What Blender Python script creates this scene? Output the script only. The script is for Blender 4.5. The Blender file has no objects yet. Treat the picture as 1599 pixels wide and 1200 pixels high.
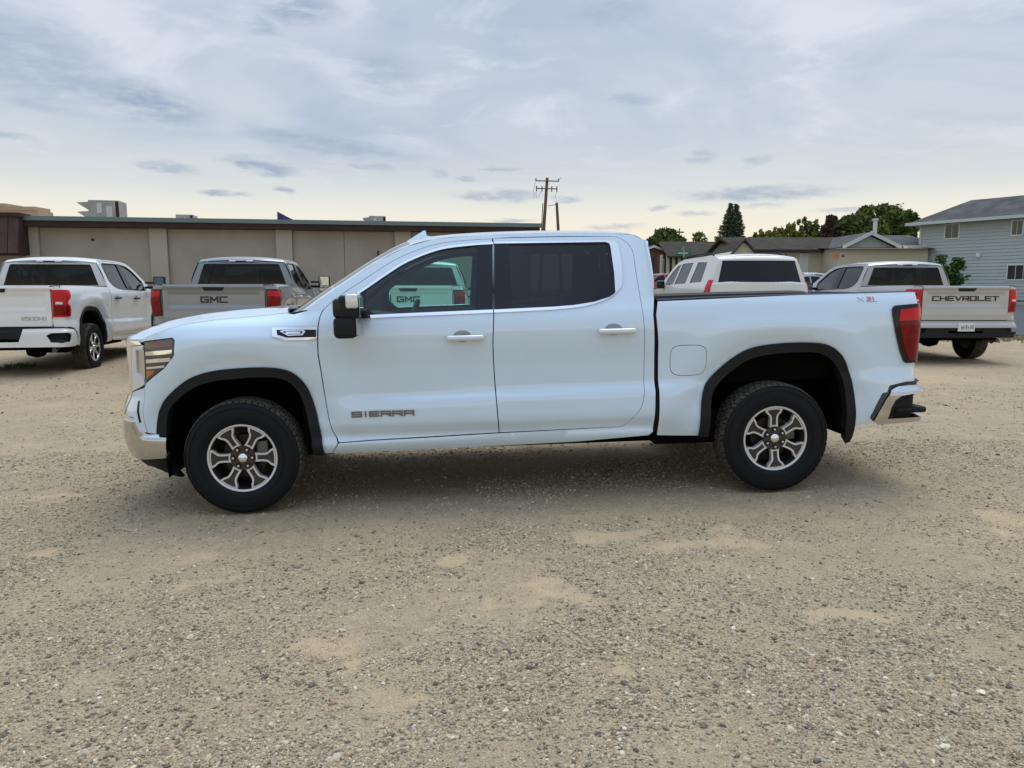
import bpy, bmesh, math, random
import numpy as np
from mathutils import Vector, Matrix
from mathutils.geometry import delaunay_2d_cdt

R = math.radians
rng = np.random.default_rng(7)
random.seed(7)
sc = bpy.context.scene
col = sc.collection

# ------------------------------------------------------------------ camera
FPX, CAMH, PITCH = 1150.0, 1.52, math.atan(150 / 1150.0)
cam_d = bpy.data.cameras.new('camera')
cam_d.sensor_width = 36.0
cam_d.lens = 36.0 * FPX / 1599.0
cam_d.clip_start = 0.05
cam_d.clip_end = 3000
cam = bpy.data.objects.new('camera', cam_d)
cam.location = (0, 0, CAMH)
cam.rotation_euler = (math.pi / 2 - PITCH, 0, 0)
col.objects.link(cam)
sc.camera = cam

# ------------------------------------------------------------------ view
sc.view_settings.view_transform = 'Standard'
sc.view_settings.look = 'None'
sc.view_settings.gamma = 1
sc.view_settings.exposure = 0.06
sc.view_settings.use_curve_mapping = False
sc.cycles.max_bounces = 8
sc.cycles.transparent_max_bounces = 16
sc.cycles.caustics_reflective = False
sc.cycles.caustics_refractive = False

# ------------------------------------------------------------------ sky (overcast, world shader)
SUN_EL, SUN_AZ = R(66), R(25)           # sun high behind the cloud deck, beyond the truck
world = bpy.data.worlds.new('World')
sc.world = world
world.use_nodes = True
nt = world.node_tree
nt.nodes.clear()
def N(t, tree=None, **kw):
    n = (tree or nt).nodes.new(t)
    for k, v in kw.items():
        setattr(n, k, v)
    return n
def Lk(a, b, tree=None):
    (tree or nt).links.new(a, b)
def math_n(op, a, b=None, c=None, tree=None, clamp=False):
    n = N('ShaderNodeMath', tree, operation=op, use_clamp=clamp)
    for i, v in enumerate((a, b, c)):
        if v is None:
            continue
        if isinstance(v, (int, float)):
            n.inputs[i].default_value = v
        else:
            Lk(v, n.inputs[i], tree)
    return n.outputs[0]
def mixc(fac, a, b, tree=None, blend='MIX'):
    n = N('ShaderNodeMix', tree, data_type='RGBA', blend_type=blend)
    for sock, v in ((n.inputs[0], fac), (n.inputs[6], a), (n.inputs[7], b)):
        if isinstance(v, (int, float)):
            sock.default_value = v
        elif isinstance(v, tuple):
            sock.default_value = (*v[:3], 1)
        else:
            Lk(v, sock, tree)
    return n.outputs[2]
def smooth_n(v, lo, hi, tree=None):
    n = N('ShaderNodeMapRange', tree, interpolation_type='SMOOTHSTEP')
    Lk(v, n.inputs[0], tree)
    n.inputs[1].default_value = lo
    n.inputs[2].default_value = hi
    return n.outputs[0]
def noise_n(vec, scale, detail=4, rough=.55, tree=None, dist=0.0):
    n = N('ShaderNodeTexNoise', tree)
    n.inputs['Scale'].default_value = scale
    n.inputs['Detail'].default_value = detail
    n.inputs['Roughness'].default_value = rough
    n.inputs['Distortion'].default_value = dist
    Lk(vec, n.inputs['Vector'], tree)
    return n
def srgb(r, g, b):
    f = lambda c: (c / 255 / 12.92) if c / 255 <= .04045 else ((c / 255 + .055) / 1.055) ** 2.4
    return (f(r), f(g), f(b))

BG = 0.1                                  # background strength; cloud radiances below are divided by it
nish = N('ShaderNodeTexSky', sky_type='NISHITA', sun_disc=False, sun_elevation=SUN_EL, sun_rotation=SUN_AZ)
tc = N('ShaderNodeTexCoord')
nrm = N('ShaderNodeVectorMath', operation='NORMALIZE')
Lk(tc.outputs['Generated'], nrm.inputs[0])
sep = N('ShaderNodeSeparateXYZ')
Lk(nrm.outputs[0], sep.inputs[0])
dx, dy, dz = sep.outputs
el = math_n('ARCSINE', dz)                # radians
az = math_n('ARCTAN2', dx, dy)
# cloud-deck coordinates (flat layer seen in perspective)
den = math_n('ADD', math_n('MAXIMUM', dz, 0.0), 0.10)
cmb = N('ShaderNodeCombineXYZ')
Lk(math_n('DIVIDE', dx, den), cmb.inputs[0])
Lk(math_n('DIVIDE', dy, den), cmb.inputs[1])
n_big = noise_n(cmb.outputs[0], 0.55, 7, .58, dist=.8)
n_mid = noise_n(cmb.outputs[0], 1.5, 8, .6, dist=.6)
smap = N('ShaderNodeMapping')
smap.inputs['Scale'].default_value = (.35, 1.6, 1)
smap.inputs['Rotation'].default_value = (0, 0, R(-12))
Lk(cmb.outputs[0], smap.inputs[0])
n_str = noise_n(smap.outputs[0], 1.1, 8, .62, dist=.5)
def sk(r, g, b):
    return tuple(c / BG for c in srgb(r, g, b))
ramp = N('ShaderNodeValToRGB')            # overcast deck colour by elevation
e = ramp.color_ramp.elements
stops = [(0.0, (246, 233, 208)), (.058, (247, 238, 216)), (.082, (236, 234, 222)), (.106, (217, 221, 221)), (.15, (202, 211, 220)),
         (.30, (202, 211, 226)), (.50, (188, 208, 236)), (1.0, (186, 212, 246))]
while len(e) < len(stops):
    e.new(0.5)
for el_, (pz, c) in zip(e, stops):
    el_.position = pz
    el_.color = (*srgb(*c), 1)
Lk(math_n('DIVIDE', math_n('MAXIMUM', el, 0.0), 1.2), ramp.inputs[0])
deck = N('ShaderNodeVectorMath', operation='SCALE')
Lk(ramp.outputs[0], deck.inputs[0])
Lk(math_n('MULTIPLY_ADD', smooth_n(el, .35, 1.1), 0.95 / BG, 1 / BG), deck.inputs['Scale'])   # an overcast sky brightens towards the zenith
hi = smooth_n(el, .10, .22)               # texture fades into the clear glow at the horizon
cloud = mixc(math_n('MULTIPLY', math_n('MULTIPLY', smooth_n(n_big.outputs[0], .42, .64), .70), hi), deck.outputs[0], sk(166, 181, 205))
cloud = mixc(math_n('MULTIPLY', math_n('MULTIPLY', smooth_n(n_str.outputs[0], .46, .70), .50), hi), cloud, sk(172, 188, 208))
cloud = mixc(math_n('MULTIPLY', math_n('MULTIPLY', smooth_n(n_mid.outputs[0], .50, .66), .60), hi), cloud, sk(226, 231, 240))
# drifting darker cloud scraps: (azimuth, elevation, half width, half height, strength) in degrees
W0 = 799.5
def pix_dir(u, v):
    a, b = (u - W0) / FPX, (600 - v) / FPX
    c, s = math.cos(PITCH), math.sin(PITCH)
    y, z = c + b * s, -s + b * c
    return math.degrees(math.atan2(a, y)), math.degrees(math.asin(z / math.sqrt(a * a + y * y + z * z)))
scraps = [(240, 163, 78, 30, .85, 12), (470, 10, 60, 24, .8, 0), (412, 42, 28, 12, .6, 8), (120, 128, 90, 26, .6, 8), (40, 95, 110, 55, .55, 8), (60, 155, 60, 16, .4, 8),
          (410, 261, 55, 12, .95, 7), (520, 226, 130, 14, .55, 6), (265, 260, 40, 7, .7, 4), (350, 302, 38, 4.5, .8, 0), (447, 298, 16, 5, .8, 12),
          (605, 120, 60, 30, .5, 3), (780, 306, 75, 10, .75, 0), (785, 265, 30, 4, .6, 0), (685, 274, 14, 6, .6, 15), (1185, 302, 120, 11, .75, 0),
          (1097, 247, 20, 11, .5, 0), (990, 155, 35, 8, .5, 4), (1185, 250, 20, 9, .45, -10), (885, 313, 25, 5, .7, 0), (800, 345, 40, 3, .6, 0),
          (1030, 327, 16, 4, .6, 0), (1085, 335, 30, 4, .5, 0), (580, 262, 35, 5, .5, 4), (960, 18, 60, 18, .45, 0), (730, 278, 20, 3, .5, 0),
          (1320, 326, 40, 5, .5, 0), (20, 212, 30, 6, .5, 10), (960, 356, 45, 7, .55, 0), (1180, 320, 45, 5, .5, 0)]
sc_vec = N('ShaderNodeCombineXYZ')
Lk(math_n('MULTIPLY', az, 57.29578), sc_vec.inputs[0])
Lk(math_n('MULTIPLY', el, 57.29578), sc_vec.inputs[1])
wmap = N('ShaderNodeMapping')
wmap.inputs['Scale'].default_value = (.45, 1.5, 1)
Lk(sc_vec.outputs[0], wmap.inputs[0])
n_warp = noise_n(wmap.outputs[0], 1.0, 6, .62)
wv = N('ShaderNodeVectorMath', operation='MULTIPLY_ADD')
Lk(n_warp.outputs['Color'], wv.inputs[0])
wv.inputs[1].default_value = (2.6, 1.1, 0)
off = N('ShaderNodeVectorMath', operation='ADD')
Lk(sc_vec.outputs[0], off.inputs[0])
off.inputs[1].default_value = (-1.3, -.55, 0)
Lk(off.outputs[0], wv.inputs[2])
tot = None
for (u, v, hw, hh, st, rot) in scraps:
    a0, e0 = pix_dir(u, v)
    kx = 57.3 / FPX
    m = N('ShaderNodeMapping', vector_type='TEXTURE')
    m.inputs['Location'].default_value = (a0, e0, 0)
    m.inputs['Rotation'].default_value = (0, 0, R(-rot))
    m.inputs['Scale'].default_value = (hw * kx, hh * kx, 1)
    Lk(wv.outputs[0], m.inputs[0])
    ln = N('ShaderNodeVectorMath', operation='LENGTH')
    Lk(m.outputs[0], ln.inputs[0])
    s_ = math_n('MULTIPLY', smooth_n(ln.outputs['Value'], 1.35, .25), st)
    tot = s_ if tot is None else math_n('MAXIMUM', tot, s_)
ragged = smooth_n(n_warp.outputs[0], .28, .62)
tot = math_n('MULTIPLY', tot, math_n('MULTIPLY_ADD', ragged, .75, .25))
cloud = mixc(tot, cloud, sk(150, 167, 192))
# a little clear blue sky glows through the deck
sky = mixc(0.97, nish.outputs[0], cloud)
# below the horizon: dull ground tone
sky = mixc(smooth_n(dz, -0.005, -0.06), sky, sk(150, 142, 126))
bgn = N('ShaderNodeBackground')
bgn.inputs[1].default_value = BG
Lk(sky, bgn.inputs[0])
world.cycles.sampling_method = 'MANUAL'
world.cycles.sample_map_resolution = 256
wo = N('ShaderNodeOutputWorld')
Lk(bgn.outputs[0], wo.inputs[0])

# ------------------------------------------------------------------ soft sun through cloud
sl = bpy.data.lights.new('sun', 'SUN')
sl.energy = 1.3
sl.angle = R(40)
sl.color = (1.0, .95, .87)
sun = bpy.data.objects.new('sun', sl)
sd = Vector((math.sin(SUN_AZ) * math.cos(SUN_EL), math.cos(SUN_AZ) * math.cos(SUN_EL), math.sin(SUN_EL)))
sun.rotation_euler = sd.to_track_quat('Z', 'Y').to_euler()
sun.location = (0, -10, 30)
col.objects.link(sun)

# ================================================================== materials
MATS = {}
def mat(name, c, rough=.5, metal=0., coat=0., spec=.5, emit=None, bump=None, vary=None, cior=1.5):
    m = bpy.data.materials.new(name)
    m.use_nodes = True
    t = m.node_tree
    b = t.nodes['Principled BSDF']
    b.inputs['Base Color'].default_value = (*c, 1)
    b.inputs['Roughness'].default_value = rough
    b.inputs['Metallic'].default_value = metal
    b.inputs['Coat Weight'].default_value = coat
    b.inputs['Coat Roughness'].default_value = .03
    b.inputs['Coat IOR'].default_value = cior
    b.inputs['Specular IOR Level'].default_value = spec
    if emit:
        b.inputs['Emission Color'].default_value = (*emit[0], 1)
        b.inputs['Emission Strength'].default_value = emit[1]
    if vary or bump:
        g = N('ShaderNodeNewGeometry', t)
    if vary:                                   # (scale, amount[, second colour])
        n = noise_n(g.outputs['Position'], vary[0], 5, .6, t)
        f = smooth_n(n.outputs[0], .3, .7, t)
        c2 = vary[2] if len(vary) > 2 else tuple(x * (1 - vary[1]) for x in c)
        Lk(mixc(f, c, c2, t), b.inputs['Base Color'], t)
    if bump:                                   # (scale, strength, distance)
        n = noise_n(g.outputs['Position'], bump[0], 4, .6, t)
        bn = N('ShaderNodeBump', t)
        bn.inputs['Strength'].default_value = bump[1]
        bn.inputs['Distance'].default_value = bump[2]
        Lk(n.outputs[0], bn.inputs['Height'], t)
        Lk(bn.outputs[0], b.inputs['Normal'], t)
    MATS[name] = m
    return m
def glass(name, tint, refl=1.0, ior=1.5):
    m = bpy.data.materials.new(name)
    m.use_nodes = True
    t = m.node_tree
    t.nodes.clear()
    tr = N('ShaderNodeBsdfTransparent', t)
    tr.inputs[0].default_value = (*tint, 1)
    gl = N('ShaderNodeBsdfGlossy', t)
    gl.inputs['Roughness'].default_value = .02
    gl.inputs[0].default_value = (refl, refl, refl, 1)
    fr = N('ShaderNodeFresnel', t)
    fr.inputs[0].default_value = ior
    mx = N('ShaderNodeMixShader', t)
    Lk(fr.outputs[0], mx.inputs[0], t); Lk(tr.outputs[0], mx.inputs[1], t); Lk(gl.outputs[0], mx.inputs[2], t)
    o = N('ShaderNodeOutputMaterial', t)
    Lk(mx.outputs[0], o.inputs[0], t)
    MATS[name] = m
    return m
M = MATS
mat('white_paint', (.655, .80, .92), .38, 0, 1.0, cior=1.85, vary=(1.3, .03))
mat('warm_white_paint', (.78, .79, .77), .4, 0, .9, vary=(1.5, .05))
mat('cream_white_paint', (.66, .645, .58), .4, 0, .8, vary=(1.5, .05))
mat('silver_paint', (.25, .27, .285), .34, .55, .9, vary=(1.5, .06))
mat('satin_silver_paint', (.46, .46, .45), .38, .4, .9, vary=(1.5, .05))
mat('red_paint', (.30, .02, .03), .35, 0, 1.0)
mat('grey_paint', (.25, .28, .32), .35, .3, 1.0)
mat('bumper_chrome', (.60, .59, .58), .14, 1.0)
mat('pad_grey', (.05, .055, .065), .6)
mat('bright_silver', (.72, .74, .77), .22, .45, .8)
mat('chrome', (.86, .87, .88), .09, 1.0)
mat('satin_chrome', (.62, .62, .61), .22, 1.0)
mat('machined_alloy', (.66, .66, .66), .30, .35, .5)
mat('dark_alloy', (.055, .048, .045), .38, .5)
mat('black_plastic', (.0075, .0085, .0095), .6, spec=.3, bump=(220, .25, .002))
mat('gloss_black', (.008, .010, .012), .15, 0, .0, spec=.35)
mat('seam_black', (.006, .006, .007), .8)
mat('underbody_black', (.003, .003, .003), .95, spec=.1)
mat('rubber', (.006, .0068, .0085), .65, spec=.25, bump=(160, .3, .002), vary=(30, .3))
mat('tread_rubber', (.05, .046, .038), .9, spec=.2, vary=(26, .5, (.11, .098, .075)))
mat('interior_dark', (.09, .095, .095), .7)
mat('headliner', (.50, .50, .48), .9)
mat('cabin_grey', (.36, .37, .36), .8)
mat('seat_leather', (.03, .03, .032), .55)
mat('steel_disc', (.13, .125, .12), .45, .7)
mat('brake_iron', (.03, .028, .026), .5, .5)
mat('red_lens', (.24, .002, .005), .2, 0, .0, spec=.3, vary=(18, .45))
mat('bright_red_lens', (.56, .010, .016), .2, 0, .0, spec=.3)
mat('smoked_lens', (.012, .004, .005), .12, 0, .0, spec=.4)
mat('amber_lens', (.42, .17, .03), .15, 0, 1.0)
mat('brown_lens', (.17, .085, .05), .14, 0, 1.0)
mat('clear_lens', (.72, .74, .76), .12, .3, 1.0)
mat('badge_grey', (.16, .16, .165), .3, .7)
mat('badge_dark', (.02, .021, .023), .25, .2)
mat('badge_red', (.60, .12, .12), .4)
mat('decal_grey', (.45, .48, .52), .4)
mat('badge_pale', (.34, .35, .35), .35, .5)
mat('plate_white', (.72, .72, .70), .5)
mat('plate_ink', (.22, .24, .26), .6)
mat('mirror_glass', (.45, .50, .50), .03, 1.0)
glass('clear_glass', (.53, .82, .75))
mat('lamp_grey', (.09, .09, .095), .2, .3, .6)
glass('windshield_glass', (.80, .90, .87))
glass('privacy_glass', (.09, .11, .115))
glass('rear_glass', (.07, .09, .09), ior=1.33)

# ================================================================== helpers
def obj(name, mesh, m=None, parent=None, loc=None):
    o = bpy.data.objects.new(name, mesh)
    col.objects.link(o)
    if parent is not None:
        o.parent = parent
    if loc is not None:
        o.location = loc
    if m is not None and mesh is not None:
        if not mesh.materials:
            mesh.materials.append(M[m])
        if mesh.materials[0] is not M[m]:
            o.material_slots[0].link = 'OBJECT'
            o.material_slots[0].material = M[m]
    return o
def tag(o, label=None, cat=None, group=None, kind=None):
    for k, v in (('label', label), ('category', cat), ('group', group), ('kind', kind)):
        if v:
            o[k] = v
    return o
def empty(name, loc=(0, 0, 0), rz=0.0):
    o = bpy.data.objects.new(name, None)
    o.empty_display_size = .1
    col.objects.link(o)
    o.location = loc
    o.rotation_euler = (0, 0, rz)
    return o
def mesh_from(verts, faces, smooth=None, normals=None, name='mesh'):
    me = bpy.data.meshes.new(name)
    me.from_pydata([tuple(map(float, v)) for v in verts], [], [tuple(map(int, f)) for f in faces])
    me.update()
    if smooth is not None:
        me.shade_smooth()
        if smooth < 179:
            me.set_sharp_from_angle(angle=R(smooth))
    if normals is not None:
        me.shade_smooth()
        me.normals_split_custom_set_from_vertices([tuple(map(float, n)) for n in normals])
    return me
class G:
    """collects simple shapes; one instance becomes one mesh"""
    def __init__(s):
        s.v, s.f = [], []
    def add(s, v, f):
        b = len(s.v)
        s.v += [tuple(map(float, p)) for p in v]
        s.f += [tuple(b + i for i in q) for q in f]
        return s
    def box(s, x0, x1, y0, y1, z0, z1):
        return s.add([(x0, y0, z0), (x1, y0, z0), (x1, y1, z0), (x0, y1, z0), (x0, y0, z1), (x1, y0, z1), (x1, y1, z1), (x0, y1, z1)],
                     [(0, 3, 2, 1), (4, 5, 6, 7), (0, 1, 5, 4), (1, 2, 6, 5), (2, 3, 7, 6), (3, 0, 4, 7)])
    def rbox(s, x0, x1, y0, y1, z0, z1, r=.02, seg=3, M4=None):
        bm = bmesh.new()
        bmesh.ops.create_cube(bm, size=1.0)
        for v in bm.verts:
            v.co = Vector(((x0 + x1) / 2 + v.co.x * (x1 - x0), (y0 + y1) / 2 + v.co.y * (y1 - y0), (z0 + z1) / 2 + v.co.z * (z1 - z0)))
        bmesh.ops.bevel(bm, geom=bm.edges[:], offset=r, segments=seg, affect='EDGES', profile=.5)
        bm.verts.index_update()
        vs = [(M4 @ v.co if M4 else v.co)[:] for v in bm.verts]
        s.add(vs, [[v.index for v in f.verts] for f in bm.faces])
        bm.free()
        return s
    def prism(s, poly, axis, a0, a1):
        """polygon (2D) extruded along axis 'x','y','z'"""
        def P(p, a):
            return {'x': (a, p[0], p[1]), 'y': (p[0], a, p[1]), 'z': (p[0], p[1], a)}[axis]
        n = len(poly)
        v = [P(p, a0) for p in poly] + [P(p, a1) for p in poly]
        f = [tuple(range(n))[::-1], tuple(range(n, 2 * n))] + [(i, (i + 1) % n, n + (i + 1) % n, n + i) for i in range(n)]
        return s.add(v, f)
    def tube(s, pts, r, n=8, cap=True):
        pts = [Vector(p) for p in pts]
        rs = r if isinstance(r, (list, tuple)) else [r] * len(pts)
        v, f = [], []
        for i, p in enumerate(pts):
            d = (pts[min(i + 1, len(pts) - 1)] - pts[max(i - 1, 0)]).normalized()
            up = Vector((0, 0, 1)) if abs(d.z) < .95 else Vector((1, 0, 0))
            a = d.cross(up).normalized()
            b = a.cross(d)
            for k in range(n):
                t = 2 * math.pi * k / n
                v.append(p + (a * math.cos(t) + b * math.sin(t)) * rs[i])
        for i in range(len(pts) - 1):
            for k in range(n):
                k2 = (k + 1) % n
                f.append((i * n + k, i * n + k2, (i + 1) * n + k2, (i + 1) * n + k))
        if cap:
            f.append(tuple(range(n))[::-1])
            f.append(tuple(range((len(pts) - 1) * n, len(pts) * n)))
        return s.add(v, f)
    def grid(s, P):
        """P[i][j] -> point grid"""
        ni, nj = len(P), len(P[0])
        return s.add([p for row in P for p in row],
                     [(i * nj + j, i * nj + j + 1, (i + 1) * nj + j + 1, (i + 1) * nj + j) for i in range(ni - 1) for j in range(nj - 1)])
    def lathe(s, prof, n=48, axis='y', c=(0, 0, 0)):
        """prof: (radius, along)"""
        v, f = [], []
        for r, a in prof:
            for k in range(n):
                t = 2 * math.pi * k / n
                v.append((c[0] + r * math.cos(t), c[1] + a, c[2] + r * math.sin(t)) if axis == 'y' else (c[0] + r * math.cos(t), c[1] + r * math.sin(t), c[2] + a))
        m = len(prof)
        for i in range(m - 1):
            for k in range(n):
                k2 = (k + 1) % n
                f.append((i * n + k, i * n + k2, (i + 1) * n + k2, (i + 1) * n + k))
        return s.add(v, f)
    def mesh(s, smooth=None, fix=True, name='mesh'):
        me = mesh_from(s.v, s.f, None, None, name)
        if fix:
            bm = bmesh.new()
            bm.from_mesh(me)
            bmesh.ops.recalc_face_normals(bm, faces=bm.faces[:])
            bm.to_mesh(me)
            bm.free()
        if smooth is not None:
            me.shade_smooth()
            if smooth < 179:
                me.set_sharp_from_angle(angle=R(smooth))
        return me
def cr(pts, k=6, closed=False):
    """Catmull-Rom through the points"""
    P = [np.array(p, float) for p in pts]
    n = len(P)
    out = []
    for i in range(n if closed else n - 1):
        p0 = P[(i - 1) % n] if closed or i > 0 else 2 * P[0] - P[1]
        p1, p2 = P[i], P[(i + 1) % n]
        p3 = P[(i + 2) % n] if closed or i + 2 < n else 2 * P[-1] - P[-2]
        for j in range(k):
            t = j / k
            out.append(.5 * (2 * p1 + (p2 - p0) * t + (2 * p0 - 5 * p1 + 4 * p2 - p3) * t * t + (3 * p1 - p0 - 3 * p2 + p3) * t ** 3))
    if not closed:
        out.append(P[-1])
    return [tuple(p) for p in out]
def inset(poly, d):
    """move a closed polygon inwards by d (negative: outwards)"""
    P = np.array(poly, float)
    a = np.roll(P, 1, 0); b = np.roll(P, -1, 0)
    area = .5 * np.sum(P[:, 0] * b[:, 1] - b[:, 0] * P[:, 1])
    sgn = 1 if area > 0 else -1
    e1 = P - a; e2 = b - P
    n1 = np.stack([-e1[:, 1], e1[:, 0]], 1); n2 = np.stack([-e2[:, 1], e2[:, 0]], 1)
    n1 /= np.maximum(np.linalg.norm(n1, axis=1, keepdims=True), 1e-9)
    n2 /= np.maximum(np.linalg.norm(n2, axis=1, keepdims=True), 1e-9)
    m = n1 + n2
    m /= np.maximum(np.linalg.norm(m, axis=1, keepdims=True), 1e-9)
    c = np.clip((m * n1).sum(1), .5, 1)[:, None]
    return [tuple(p) for p in P + sgn * m / c * d]
def resample(poly, sp):
    out = []
    n = len(poly)
    for i in range(n):
        p, q = np.array(poly[i], float), np.array(poly[(i + 1) % n], float)
        k = max(1, int(math.ceil(np.linalg.norm(q - p) / sp)))
        for j in range(k):
            out.append(p + (q - p) * j / k)
    return np.array(out)
def in_poly(P, loops):
    x, y = P[:, 0], P[:, 1]
    ins = np.zeros(len(P), bool)
    for L in loops:
        a, b = L, np.roll(L, -1, 0)
        for (x1, y1), (x2, y2) in zip(a, b):
            c = ((y1 > y) != (y2 > y))
            if y1 != y2:
                ins ^= c & (x < (x2 - x1) * (y - y1) / (y2 - y1) + x1)
    return ins
def surf_n(S, u, v, e=2e-3):
    n = np.cross(S(u + e, v) - S(u - e, v), S(u, v + e) - S(u, v - e))
    return n / np.maximum(np.linalg.norm(n, axis=-1, keepdims=True), 1e-12)
def patch(S, outer, holes=(), sp=.045, off=0.0, flange=.02, both=False, flip=False):
    """a sheet-metal panel: polygon with holes in (u,v) mapped onto surface S(u,v), edges folded inwards.
    flip: the far-side copy mirrored in y;  both: near and far copies in one mesh"""
    loops = [resample(outer, sp)] + [resample(h, sp) for h in holes]
    pts, eds = [], []
    for L in loops:
        b = len(pts)
        pts += [tuple(p) for p in L]
        eds += [(b + i, b + (i + 1) % len(L)) for i in range(len(L))]
    bd = np.array(pts)
    lo, hi = bd.min(0), bd.max(0)
    gx = np.arange(lo[0] + sp * .5, hi[0], sp); gy = np.arange(lo[1] + sp * .5, hi[1], sp)
    if len(gx) and len(gy):
        g = np.stack(np.meshgrid(gx, gy), -1).reshape(-1, 2)
        g = g[in_poly(g, loops)]
        if len(g):
            d = np.full(len(g), 9.)
            for i in range(0, len(bd), 200):
                d = np.minimum(d, np.linalg.norm(g[:, None] - bd[None, i:i + 200], axis=-1).min(1))
            pts += [tuple(p) for p in g[d > sp * .45]]
    vs, _, fs, *_r = delaunay_2d_cdt([Vector(p) for p in pts], eds, [], 0, 1e-6)
    V = np.array([v[:] for v in vs])
    F = np.array([f for f in fs if len(f) == 3])
    F = F[in_poly(V[F].mean(1), loops)]
    ar = (V[F[:, 1], 0] - V[F[:, 0], 0]) * (V[F[:, 2], 1] - V[F[:, 0], 1]) - (V[F[:, 2], 0] - V[F[:, 0], 0]) * (V[F[:, 1], 1] - V[F[:, 0], 1])
    F = F[np.abs(ar) > 1e-9]; ar = ar[np.abs(ar) > 1e-9]
    F[ar < 0] = F[ar < 0][:, ::-1]
    nn = surf_n(S, V[:, 0], V[:, 1])
    P = S(V[:, 0], V[:, 1]) + nn * off
    verts, faces, nor = [tuple(p) for p in P], [tuple(f) for f in F], [tuple(n) for n in nn]
    if flange:
        for L in loops:
            n0 = surf_n(S, L[:, 0], L[:, 1])
            A = S(L[:, 0], L[:, 1]) + n0 * off
            B = A - n0 * flange
            b, k = len(verts), len(L)
            verts += [tuple(p) for p in A] + [tuple(p) for p in B]
            nor += [(0, 0, 0)] * (2 * k)
            a_ = np.sum(L[:, 0] * np.roll(L[:, 1], -1) - np.roll(L[:, 0], -1) * L[:, 1])
            outerloop = L is loops[0]
            for i in range(k):
                j = (i + 1) % k
                q = (b + i, b + k + i, b + k + j, b + j)
                faces.append(q if ((a_ > 0) == outerloop) else q[::-1])
    if both or flip:
        v2 = [(x, -y, z) for x, y, z in verts]
        n2 = [(x, -y, z) for x, y, z in nor]
        f2 = [tuple(f[::-1]) for f in faces]
        if flip:
            verts, faces, nor = v2, f2, n2
        else:
            b = len(verts)
            verts, nor = verts + v2, nor + n2
            faces = faces + [tuple(b + i for i in f) for f in f2]
    return mesh_from(verts, faces, None, nor)
GLY = {'S': [[(1, 1), (0, 1), (0, .5), (1, .5), (1, 0), (0, 0)]], 'I': [[(.5, 1), (.5, 0)]], 'E': [[(1, 1), (0, 1), (0, 0), (1, 0)], [(0, .5), (.9, .5)]],
       'R': [[(0, 0), (0, 1), (1, 1), (1, .45), (0, .45)], [(.55, .45), (1, 0)]], 'A': [[(0, 0), (0, 1), (1, 1), (1, 0)], [(0, .42), (1, .42)]],
       'G': [[(1, 1), (0, 1), (0, 0), (1, 0), (1, .5), (.55, .5)]], 'M': [[(0, 0), (0, 1), (.5, .35), (1, 1), (1, 0)]], 'C': [[(1, 1), (0, 1), (0, 0), (1, 0)]],
       'H': [[(0, 0), (0, 1)], [(1, 0), (1, 1)], [(0, .5), (1, .5)]], 'V': [[(0, 1), (.5, 0), (1, 1)]], 'O': [[(0, 0), (0, 1), (1, 1), (1, 0), (0, 0)]],
       'L': [[(0, 1), (0, 0), (1, 0)]], 'T': [[(0, 1), (1, 1)], [(.5, 1), (.5, 0)]], 'X': [[(0, 0), (1, 1)], [(0, 1), (1, 0)]],
       '3': [[(0, 1), (1, 1), (1, 0), (0, 0)], [(.2, .5), (1, .5)]], '1': [[(.6, 0), (.6, 1), (.2, .8)]], '2': [[(0, 1), (1, 1), (1, .5), (0, .5), (0, 0), (1, 0)]],
       '5': [[(1, 1), (0, 1), (0, .5), (1, .5), (1, 0), (0, 0)]], '0': [[(0, 0), (0, 1), (1, 1), (1, 0), (0, 0)]],
       'D': [[(0, 0), (0, 1), (.7, 1), (1, .7), (1, .3), (.7, 0), (0, 0)]], '8': [[(0, 0), (0, 1), (1, 1), (1, 0), (0, 0)], [(0, .5), (1, .5)]]}
def text_mesh(s, P, w, h, gap, t, depth):
    """blocky lettering; P(a,b,d): a right, b up, d outwards, in metres"""
    g = G()
    a0 = 0.0
    for ch in s:
        ww = w * (.35 if ch in 'I1' else 1)
        for st in GLY.get(ch, []):
            for (p, q) in zip(st[:-1], st[1:]):
                p = np.array((a0 + p[0] * ww, p[1] * h)); q = np.array((a0 + q[0] * ww, q[1] * h))
                d = (q - p) / max(np.linalg.norm(q - p), 1e-9)
                nrm_ = np.array((-d[1], d[0])) * t / 2
                p2, q2 = p - d * t / 2, q + d * t / 2
                c = [p2 - nrm_, q2 - nrm_, q2 + nrm_, p2 + nrm_]
                jit = random.uniform(0, .0006)
                g.add([P(x[0], x[1], -.002) for x in c] + [P(x[0], x[1], depth + jit) for x in c],
                      [(0, 1, 5, 4), (1, 2, 6, 5), (2, 3, 7, 6), (3, 0, 4, 7), (4, 5, 6, 7)])
        a0 += ww + gap
    return g.mesh()

# ================================================================== pickup truck
# local frame: x rearwards from the front axle, y to the passenger side, z up from the tyre contact
def sst(a,b,x):
    t=np.clip((x-a)/(b-a),0,1); return t*t*(3-2*t)
def _prof(zs,ws,sig=.014):
    z=np.arange(0.1,2.2,.002); w=np.interp(z,zs,ws)
    k=np.exp(-.5*(np.arange(-40,41)*.002/sig)**2); k/=k.sum()
    wp=np.convolve(np.pad(w,40,mode='edge'),k,'valid')
    return z,wp
P_DOOR=_prof([.30,.38,.42,.45,.475,.505,.53,.60,.80,1.00,1.14,1.22,1.29,1.345,1.38,1.90],[.88,.915,.950,.968,.974,.952,.953,.976,.968,.980,.998,1.004,.993,.974,.956,.742],.010)
P_BED =_prof([.30,.42,.48,.56,.80,1.00,1.18,1.28,1.34,1.39,1.43],[.88,.95,.972,.984,.978,.990,1.006,.998,.984,.968,.945])
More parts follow.
